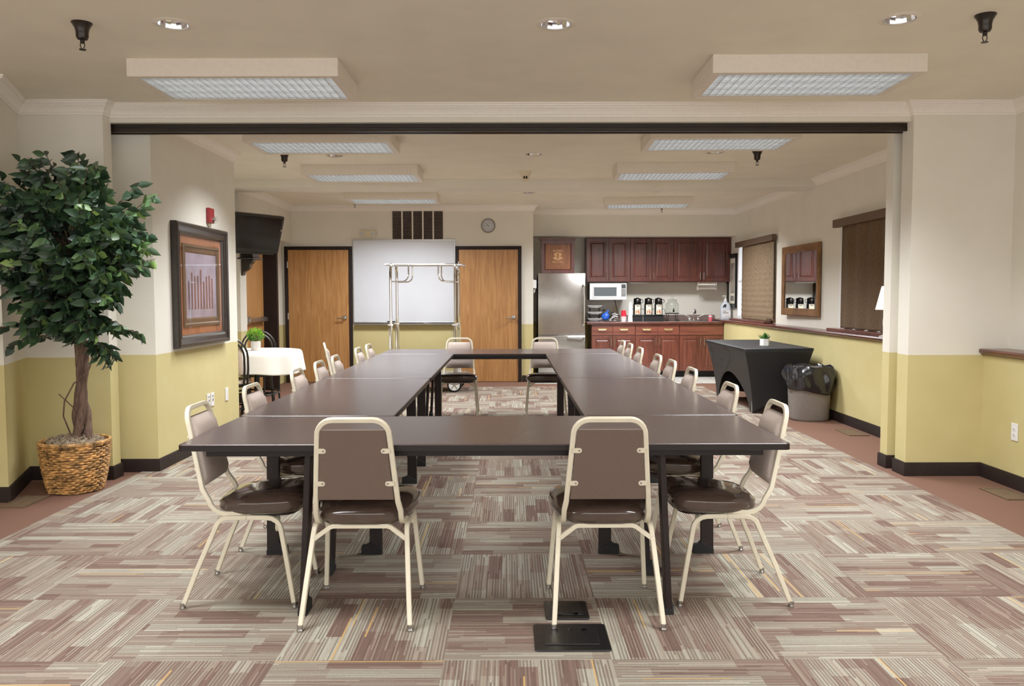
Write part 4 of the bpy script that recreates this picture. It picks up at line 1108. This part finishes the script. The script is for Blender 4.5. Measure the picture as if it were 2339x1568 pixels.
# tiered rack
t = thing('tiered_rack', 'three-tier black wire rack with pale trays at the left end of the worktop', 'rack', (1.50, 13.50, WT))
for k, z in enumerate((.02, .125, .23)):
    b = B().rings([[(sx*(.085+.035*q), sy*(.06+.02*q), z+.03*q) for sx, sy in ((-1, -1), (1, -1), (1, 1), (-1, 1))] for q in (0, 1)], cap=False)
    b.box((-.085, -.06, z-.004), (.085, .06, z))
    obj('tray', b, 'clockface', t, smooth=0, solid=.004)
for x in (-.075, .075):
    for y in (-.062, .062): obj('post', B().tube([(x, y, 0), (x, y, .235)], .005, 8), 'black', t)
t = thing('snack_bag', 'crumpled blue plastic bag behind the serving tray on the worktop', 'bag', (1.685, 13.56, WT))
b = B().sph((0, 0, .075), .055, (1.15, .8, 1.15), 18)
for v in b.bm.verts: v.co += v.co.normalized()*.012*math.sin(v.co.x*190+v.co.z*150)*math.cos(v.co.y*170)
obj('sack', b, 'blue', t, smooth=25)
obj('tied_neck', B().tube([(.02, 0, .125), (.035, .0, .16), (.05, .01, .175)], [.018, .01, .02], 8), 'blue', t)
t = thing('serving_tray', 'oval steel tray with sugar packets left of the red cups', 'tray', (1.78, 13.42, WT))
obj('dish', B().lathe([(0, .002), (.13, .002), (.15, .016), (.152, .02), (.147, .018), (.128, .006), (0, .006)], (0, 0, 0), 32), 'steel', t)
for k in range(14):
    x, y = 1.80+rnd.uniform(-.055, .06), 13.42+rnd.uniform(-.05, .05); z = WT+.016+.0085*k
    o = thing('sugar_packet', 'white paper sugar packet in the loose heap on the oval tray', 'packet', (x, y, z), rnd.random()*3, 'sugar packets on the tray')
    o.rotation_euler = (rnd.uniform(-.35, .35), rnd.uniform(-.35, .35), rnd.random()*3)
    obj('sleeve', B().box((-.028, -.018, -.0035), (.028, .018, .0035)), 'white', o, smooth=0, bevel=.002)
t = thing('coffee_pouch', 'small black coffee pouch leaning behind the sugar packets', 'pouch', (1.79, 13.60, WT), .3)
obj('pouch', B().rings([[(-.04, -.02, 0), (.04, -.02, 0), (.04, .02, 0), (-.04, .02, 0)], [(-.035, -.012, .09), (.045, -.012, .09), (.045, .02, .09), (-.035, .02, .09)], [(-.025, .008, .15), (.05, .008, .15), (.05, .013, .15), (-.025, .013, .15)]]), 'black', t, smooth=0, bevel=.004)
# cups
def cup(name, label, cat, loc, mt, r0, r1, h, rim_m, group, band):
    t = thing(name, label, cat, loc, 0, group)
    obj('body', B().lathe([(r0, h), (r1, 0), (r1-.002, .001), (r0-.002, h-.002)][::-1] if False else [(0, h-.003), (r0, h), (r1, band)], (0, 0, 0), 22, cap=False), mt, t)
    obj('rim', B().lathe([(r1-.0005, band), (r1+.0022, band*.8), (r1+.003, .002), (r1, 0), (r1-.0003, .001), (r1-.0005, band)], (0, 0, 0), 22, cap=False), rim_m, t)
    return t
prev = None
for k in range(6):
    z = WT+.014*k
    lb = 'red cup on top of the upside-down cup stack beside the white cups' if k == 5 else 'upside-down red cup with pale rim nested within the short cup stack'
    if prev is None: prev = cup('party_cup', lb, 'cup', (1.966, 13.40, z), 'cupred', .036, .046, .112, 'white', 'nested red cups', .011)
    else: dup(prev, (1.966, 13.40, z), 0, lb)
prev = None
for k in range(15):
    z = WT+.0155*k
    lb = 'white foam cup topping the tall upside-down stack by the airpots' if k == 14 else 'white foam cup nested in the tall upside-down stack by the airpots'
    r = 1-.24*k/14
    if prev is None: prev = cup('foam_cup', lb, 'cup', (2.055, 13.28, z), 'white', .024, .04, .1, 'white', 'nested white foam cups', .009); o = prev
    else: o = dup(prev, (2.055, 13.28, z), 0, lb)
    o.scale = (r, r, 1)
# coffee airpots on their rack
t = thing('airpot_rack', 'black wire rack with a low drip cabinet carrying three airpots', 'rack', (2.358, 13.45, WT))
obj('cabinet', B().box((-.25, -.1, 0), (.25, .1, .1)), 'blackmatte', t, smooth=0, bevel=.004)
obj('shelf', B().box((-.27, -.115, .1), (.275, .115, .108)), 'black', t, smooth=0, bevel=.003)
obj('divider', B().box((-.09, -.104, .004), (-.08, -.1, .098)), 'grey', t, smooth=0)
obj('rail', B().tube([(-.27, -.11, .108), (-.3, -.1, .2), (-.3, .1, .2), (.25, .1, .2), (.265, -.1, .2), (.285, -.11, .108)], .004, 6), 'black', t)
def airpot():
    t = thing('coffee_airpot', '', 'airpot', group='black coffee airpots')
    obj('body', B().lathe([(0, 0), (.062, 0), (.066, .006), (.066, .165), (.063, .175), (0, .175)], (0, 0, 0), 28), 'black', t)
    obj('pump_head', B().lathe([(0, .175), (.06, .175), (.062, .19), (.06, .255), (.05, .268), (.024, .272), (.02, .278), (0, .279)], (0, 0, 0), 28), 'blackgloss', t)
    obj('spout', B().tube([(0, -.05, .245), (0, -.075, .242), (0, -.08, .215)], .009, 8), 'black', t)
    obj('button', B().lathe([(.018, .057), (.018, .063), (.01, .066), (0, .066)], (0, 0, .235), 14, 'y'), 'chrome', t)
    obj('handle', B().tube([(.055, 0, .25), (.085, 0, .245), (.095, 0, .22), (.085, 0, .195), (.058, 0, .19)], .006, 8), 'black', t)
    def lab(u, v):
        a = (u-.5)*1.5; return (.0668*math.sin(a), -.0668*math.cos(a), .008+.155*v)
    p = obj('label', B().grid(lab, 12, 4), 'label', t)
    def onlab(x, z): a = x/.067; return (.0676*math.sin(a), -.0676*math.cos(a), z)
    def patch(x0, x1, z0, z1): return B().grid(lambda u, v: onlab(x0+(x1-x0)*u, z0+(z1-z0)*v), 6, 1)
    obj('printed_heading', patch(-.036, .034, .148, .155), 'ink', p); obj('printed_heading', patch(-.02, .026, .136, .143), 'ink', p)
    obj('printed_line', patch(-.03, .038, .082, .086), 'ink', p)
    w_ = words('printed_emblem', '8', .08, (.012, -.0672, .044), (PI/2, 0, 0), 'rust', p, .0006, .75, .003)
    w_.rotation_euler = (PI/2, -.25, 0)
    obj('printed_leaf', patch(-.036, -.012, .02, .07), 'carved', p)
    return t
proto = airpot()
for k, (x, lb) in enumerate(((2.193, 'black coffee airpot with a cream label, nearest the white cups'), (2.374, 'black coffee airpot with a cream label, in the middle of the rack'), (2.54, 'black coffee airpot with a cream label, nearest the glass dispenser'))):
    o = proto if k == 0 else dup(proto, (x, 13.44, WT+.109)); o.location = (x, 13.44, WT+.109); o['label'] = lb
t = thing('drink_dispenser', 'clear glass drink dispenser jar with black spigot on a wire stand', 'dispenser', (2.765, 13.45, WT+.142))
obj('jar', B().lathe([(0, .002), (.1, .002), (.108, .012), (.108, .135), (.098, .155), (.072, .172), (.07, .2), (.075, .205), (.068, .206), (.066, .172), (.094, .15), (.104, .133), (.104, .014), (0, .006)], (0, 0, 0), 8*5, cap=False), 'glass', t, smooth=40)
obj('lid', B().lathe([(.0, .222), (.03, .224), (.076, .214), (.08, .207), (.078, .204), (0, .206)], (0, 0, 0), 32), 'glass', t)
obj('lid_ring', B().lathe([(.072, .198), (.079, .2), (.079, .206), (.072, .206)], (0, 0, 0), 32, cap=False), 'alu', t)
obj('knob', B().sph((0, 0, .25), .024, (1, 1, 1.1), 16).lathe([(.012, .22), (.009, .23), (.012, .238)], (0, 0, 0), 12), 'glass', t)
obj('spigot', B().lathe([(.012, .1), (.012, .13)], (0, 0, .035), 12, 'y').cbox((0, -.128, .03), (.024, .016, .036)).cbox((0, -.13, .06), (.012, .01, .03)), 'blackgloss', t)
t = thing('dispenser_stand', 'black wire stand with curled feet under the glass dispenser', 'stand', (2.765, 13.45, WT))
obj('ring', B().tube([(.114*math.cos(2*PI*k/32), .114*math.sin(2*PI*k/32), .128) for k in range(32)], .0055, 6, closed=True).tube([(-.11, 0, .134), (.11, 0, .134)], .0045, 6).tube([(0, -.11, .134), (0, .11, .134)], .0045, 6), 'black', t)
for k in range(4):
    a = PI/4+k*PI/2; ca, sa = math.cos(a), math.sin(a)
    P = [(.105*ca, .105*sa, .128), (.098*ca, .098*sa, .06), (.1*ca, .1*sa, .01)]+[((.118+.018*math.cos(q))*ca, (.118+.018*math.cos(q))*sa, .022+.018*math.sin(q)) for q in [PI+.9+x*.55 for x in range(9)]]
    obj('leg', B().tube(P, .0045, 6), 'black', t)
# sink fittings and bottles
t = thing('sink', 'steel sink rim set into the worktop below the faucet', 'sink', (3.14, 13.42, WT))
obj('rim', B().rings([[(x, y, 0) for x, y in rrect(.44, .30, .04)], [(x, y, .004) for x, y in rrect(.43, .29, .04)], [(x, y, .004) for x, y in rrect(.38, .24, .04)], [(x, y, .001) for x, y in rrect(.37, .23, .04)]], cap=False), 'steel', t, smooth=40)
obj('bowl', B().prism(rrect(.37, .23, .04), .0005, .0012), 'steel', t, smooth=0)
t = thing('faucet', 'chrome two-handle faucet with a dark spout tip behind the sink', 'faucet', (3.16, 13.62, WT))
obj('base_plate', B().prism(rrect(.19, .05, .02, 4), 0, .018), 'chrome', t, smooth=30, bevel=.004)
obj('spout', B().tube([(0, 0, .018), (0, 0, .14), (0, -.015, .185), (0, -.045, .2), (0, -.09, .19), (0, -.105, .16)], [.013, .011, .011, .011, .011, .013], 10), 'chrome', t)
obj('spout_tip', B().lathe([(.0, .12), (.015, .122), (.017, .16), (.013, .172)], (0, -.105, 0), 14), 'black', t)
for s in (-1, 1):
    k = obj('valve', B().lathe([(.024, .018), (.02, .045), (.016, .05), (.018, .07), (0, .075)], (s*.07, 0, 0), 16), 'chrome', t)
    obj('lever', B().tube([(s*.07, 0, .066), (s*.115, -.01, .085), (s*.16, -.015, .108), (s*.185, -.015, .11)], [.006, .006, .009, .007], 8), 'white', k)
t = thing('soap_bottle', 'small pink hand soap bottle with a clear pump beside the faucet', 'bottle', (3.40, 13.47, WT))
obj('bottle', B().lathe([(0, 0), (.03, 0), (.032, .008), (.032, .085), (.026, .1), (.012, .106), (0, .106)], (0, 0, 0), 20), 'pink', t)
obj('label', B().lathe([(.0326, .07), (.0326, .088)], (0, 0, 0), 20, cap=False), 'white', t)
obj('pump', B().lathe([(.012, .106), (.012, .122), (.004, .124), (.004, .145)], (0, 0, 0), 12).tube([(0, 0, .146), (0, -.03, .148), (0, -.038, .14)], .005, 8), 'clockface', t)
t = thing('sanitizer_jug', 'large translucent pump jug with labels on the wooden ledge end', 'jug', (3.612, 13.35, .9345))
def sq(w, d, r, z): return [(x, y, z) for x, y in rrect(w, d, r, 5)]
obj('jug_body', B().rings([sq(.15, .13, .03, 0), sq(.156, .136, .035, .008), sq(.156, .136, .035, .2), sq(.14, .12, .045, .235), sq(.1, .09, .044, .265), sq(.052, .052, .025, .285), sq(.044, .044, .021, .3)]), 'jug', t, smooth=50)
obj('front_label', B().box((-.068, -.0695, .03), (.068, -.068, .15)), 'white', t, smooth=0)
obj('printed_line', B().box((-.06, -.0702, .128), (-.0, -.0694, .136)), 'ink', t, smooth=0)
obj('printed_line', B().box((-.06, -.0702, .1), (.03, -.0694, .11)), 'ink', t, smooth=0)
obj('printed_line', B().box((-.03, -.0702, .05), (.06, -.0694, .054)), 'grey', t, smooth=0)
obj('shoulder_label', B().rings([[(-.066, -.064, .19), (-.01, -.066, .19), (.002, -.058, .235), (-.03, -.058, .24), (-.05, -.06, .222)]]*1+[[(-.066, -.0685, .19), (-.01, -.0695, .19), (.002, -.0625, .24), (-.03, -.062, .246), (-.05, -.064, .226)]]), 'black', t, smooth=0)
obj('pump', B().lathe([(.025, .3), (.025, .322), (.012, .326), (.011, .345), (.005, .347), (.005, .372)], (0, 0, 0), 16).tube([(.012, 0, .376), (-.03, -.01, .38), (-.05, -.012, .374)], .007, 8), 'white', t)
t = thing('paper_towel_holder', 'pale paper towel holder mounted under the right wall cabinet', 'paper towel holder', (3.352, 13.56, 1.54))
obj('mount_bracket', B().box((-.152, -.06, -.13), (-.147, .06, 0)).box((.147, -.06, -.13), (.152, .06, 0)).box((-.147, -.06, -.006), (.147, .06, 0)), 'offwhite', t, smooth=0)
obj('towel_roll', B().lathe([(.02, -.14), (.057, -.14), (.057, .14), (.02, .14)], (0, 0, -.07), 26, 'x'), 'offwhite', t)
obj('cover', B().box((-.152, -.066, -.085), (.152, -.06, -.05)), 'steel', t, smooth=0)
t = thing('undercabinet_light', 'slim white light strip under the middle wall cabinet', 'light', (2.23, 13.6, 1.5395))
obj('mount_plate', B().box((-.16, -.05, -.002), (.16, .05, 0)), 'white', t, smooth=0)
obj('housing', B().prism([(-.17, 0), (.17, 0), (.12, -.018), (-.12, -.018)], -.06, .06, lambda x, z, y: (x, y, z)), 'white', t, smooth=0, bevel=.002)
wall_plate('white outlet with a black plug on the wall behind the tiered rack', (1.69, YK-.001, 1.112), 0, 'duplex')
wall_plate('ivory outlet on the wall behind the sugar packets', (1.865, YK-.001, 1.10), 0, 'ivory')
t = thing('plug_cord', 'short black cord and plug hanging from the white kitchen outlet', 'cord', (1.69, YK-.011, 1.085))
obj('plug', B().box((-.014, -.035, -.012), (.014, 0, .012)), 'black', t, smooth=0, bevel=.004)
obj('cable', B().tube([(0, -.034, -.005), (-.03, -.05, -.02), (-.07, -.06, -.06), (-.085, -.06, -.12), (-.075, -.05, -.18)], .006, 8), 'black', t)

# ------------------------------------------------------------------ right wall
t = thing('wall_mirror', 'wood framed mirror between the two blinds, reflecting the kitchen', 'mirror', (XR-.027, 10.16, 1.507), -PI/2+.021)
w, h = 1.22, .875
frame(t, w, h, .09, .03, 'mirrorwood', [(0, 0), (0, .024), (.01, .03), (.03, .028), (.07, .02), (.085, .022), (.092, .012)])
obj('mirror_glass', B().box((-w/2+.088, -.012, -h/2+.088), (w/2-.088, -.008, h/2-.088)), 'mirror', t, smooth=0)
t = thing('dark_picture', 'narrow-looking black framed picture on the right wall beside the wall cabinet', 'picture', (XR-.001, 13.33, 1.555), -PI/2)
frame(t, .52, .87, .07, .04, 'black', [(0, 0), (0, .034), (.012, .04), (.05, .034), (.066, .024), (.072, .012)])
obj('print', B().box((-.19, -.014, -.365), (.19, -.008, .365)), 'label', t, smooth=0)
obj('photograph', B().box((-.12, -.0155, -.2), (.12, -.0135, .29)), 'photo', t, smooth=0)
obj('caption', B().box((-.1, -.0155, -.32), (.1, -.0135, -.24)), 'grey', t, smooth=0)
t = thing('table_lamp', 'white lamp shade on the wooden ledge peeping out from behind the pillar', 'lamp', (3.58, 7.57, .9345))
obj('base', B().lathe([(0, 0), (.06, 0), (.062, .01), (.03, .02), (.018, .06), (.032, .12), (.03, .17), (.012, .21), (.008, .26), (0, .26)], (0, 0, 0), 20), 'ceramic', t)
obj('lamp_shade', B().lathe([(.095, .255), (.045, .47)], (0, 0, 0), 30, cap=False), 'shade', t, solid=.002)
obj('shade_spider', B().tube([(-.045, 0, .46), (.045, 0, .46)], .002, 5).tube([(0, 0, .26), (0, 0, .47)], .002, 5), 'nickel', t)
# stretch-clothed buffet table
t = thing('draped_table', 'rectangular table in a tight black stretch cover with arched openings', 'table', (3.07, 9.9, 0))
X2, Y2, HT = .385, .89, .74
legs = [(-X2+.14, -Y2+.13), (X2-.14, -Y2+.13), (X2-.14, Y2-.13), (-X2+.14, Y2-.13)]
obj('table_frame', B().box((-X2+.02, -Y2+.02, HT-.035), (X2-.02, Y2-.02, HT-.004)), 'grey', t, smooth=0)
for x, y in legs: obj('leg', B().tube([(x, y, .002), (x*1.02, y*1.02, HT-.03)], .016, 8), 'grey', t)
cov = [(-X2, -Y2), (X2, -Y2), (X2, Y2), (-X2, Y2)]; foot = [(-X2+.125, -Y2+.115), (X2-.125, -Y2+.115), (X2-.125, Y2-.115), (-X2+.125, Y2-.115)]
foot[0] = (-X2+.135, -Y2+.105)
b = B()
for k in range(4):
    a, c = cov[k], cov[(k+1) % 4]; fa, fc = foot[k], foot[(k+1) % 4]
    Ls = abs(c[0]-a[0])+abs(c[1]-a[1]); arch = .40 if Ls > 1 else .07
    def f(u, v, a=a, c=c, fa=fa, fc=fc, arch=arch):
        e = .07                       # the cover hugs the foot over a short width, then arches up
        q = 0 if u < e or u > 1-e else math.sin(PI*(u-e)/(1-2*e))**.62
        zb = .004+arch*q; z = zb+(HT-.012-zb)*v; s = z/HT
        g = s**1.6                    # sides pull in towards the feet
        x = (fa[0]*(1-g)+a[0]*g)*(1-u)+(fc[0]*(1-g)+c[0]*g)*u; y = (fa[1]*(1-g)+a[1]*g)*(1-u)+(fc[1]*(1-g)+c[1]*g)*u
        return (x, y, z)
    b.grid(f, 48, 18)
R = []
for ins, z in ((0, HT-.012), (.004, HT-.003), (.014, HT), (.1, HT), (.3, HT)):
    R.append([(-X2+ins, -Y2+ins, z), (X2-ins, -Y2+ins, z), (X2-ins, Y2-ins, z), (-X2+ins, Y2-ins, z)])
b.rings(R)
bmesh.ops.remove_doubles(b.bm, verts=b.bm.verts, dist=.0008)
obj('stretch_cover', b, 'spandex', t, smooth=50, solid=.003)
small_pot('succulent_plant', 'spiky green plant in a small white hexagonal pot on the black covered table', (3.045, 9.45, HT+.0018), [(0, 0), (.052, 0), (.056, .004), (.056, .082), (.05, .082), (.048, .074), (0, .072)], 6, 'whitepot', 'spiky')
# trash can with its bag
t = thing('trash_can', 'grey plastic trash can lined with a black bag beside the black table', 'trash can', (3.285, 8.68, 0))
def ell(rx, ry, z, n=40, e=.75):
    return [(math.copysign(abs(math.cos(2*PI*i/n))**e, math.cos(2*PI*i/n))*rx, math.copysign(abs(math.sin(2*PI*i/n))**e, math.sin(2*PI*i/n))*ry, z) for i in range(n)]
obj('bin', B().rings([ell(.185, .15, .0), ell(.195, .158, .012), ell(.198, .162, .03), ell(.222, .184, .56), ell(.216, .178, .56), ell(.186, .15, .035)]), 'grey', t, smooth=40)
b = B()
for x in (-.1, .06): b.box((x-.004, -.192, .05), (x+.004, -.155, .3))
def bagf(u, v):
    a = 2*PI*u; n1 = math.sin(7*a+3*v)+.6*math.sin(13*a-5*v)+.5*math.sin(5*a+11*v)
    sx = math.copysign(abs(math.cos(a))**.8, math.cos(a)); sy = math.copysign(abs(math.sin(a))**.8, math.sin(a))
    if v < .25:                        # inside the mouth
        q = v/.25; r = .86+.17*q; z = .44+.145*q; amp = .01
    else:
        q = (v-.25)/.75; r = 1.03+.11*math.sin(PI*min(1, q*1.05))**.8; z = .585-(.26+.035*math.sin(a*1.0+2.2)+.012*math.sin(4*a))*q; amp = .004+.013*q*(1-q)*3
    return (sx*.226*r+amp*n1*math.cos(a), sy*.188*r+amp*n1*math.sin(a), z+.006*math.sin(9*a)*(1-abs(v-.25)))
obj('bin_liner', B().grid(bagf, 120, 26, closed_u=True), 'liner', t, smooth=35, solid=.0015)

# ------------------------------------------------------------------ camera
F, PITCH, YAW, ROLL = 1877.5, .0575855, .00308589, .00216308
def cam_dir(r, up, fw):
    cr, sr = math.cos(ROLL), math.sin(ROLL); r, up = cr*r+sr*up, -sr*r+cr*up
    cp, sp = math.cos(PITCH), math.sin(PITCH); y, z = cp*fw+sp*up, -sp*fw+cp*up
    cy, sy = math.cos(YAW), math.sin(YAW)
    return Vector((cy*r+sy*y, -sy*r+cy*y, z))
cd = bpy.data.cameras.new('camera'); cam = bpy.data.objects.new('camera', cd); C.objects.link(cam)
R_, U_, F_ = cam_dir(1, 0, 0), cam_dir(0, 1, 0), cam_dir(0, 0, 1)
m = Matrix((R_, U_, -F_)).transposed().to_4x4(); m.translation = (.10314, 0, 1.32554)
cam.matrix_world = m
cd.sensor_width = 36; cd.sensor_fit = 'HORIZONTAL'; cd.lens = 36*F/2339; cd.clip_start = .05; cd.clip_end = 60
sc.camera = cam
w = bpy.data.worlds.new('ambient_fill'); sc.world = w; w.use_nodes = True
w.node_tree.nodes['Background'].inputs[0].default_value = (*lin((248, 244, 238)), 1); w.node_tree.nodes['Background'].inputs[1].default_value = 2.0  # even fill light added through the open end to lift the shadows
sc.view_settings.view_transform = 'Standard'; sc.view_settings.look = 'None'; sc.view_settings.exposure = 0.18; sc.view_settings.gamma = 1.16
sc.cycles.max_bounces = 6; sc.cycles.diffuse_bounces = 4; sc.cycles.glossy_bounces = 3; sc.cycles.transmission_bounces = 6; sc.cycles.transparent_max_bounces = 8
sc.cycles.use_denoising = True; sc.cycles.sample_clamp_indirect = 6.0; sc.cycles.caustics_reflective = False; sc.cycles.caustics_refractive = False
sc.cycles.use_adaptive_sampling = True; sc.cycles.adaptive_threshold = .06; sc.cycles.adaptive_min_samples = 12
# the glowing fittings are lit surfaces only: the lamps set inside them do the lighting
for k in ('lamp_pan', 'lamp_tube', 'shade', 'daylight'): M[k].cycles.emission_sampling = 'NONE'
sc.cycles.use_light_tree = False
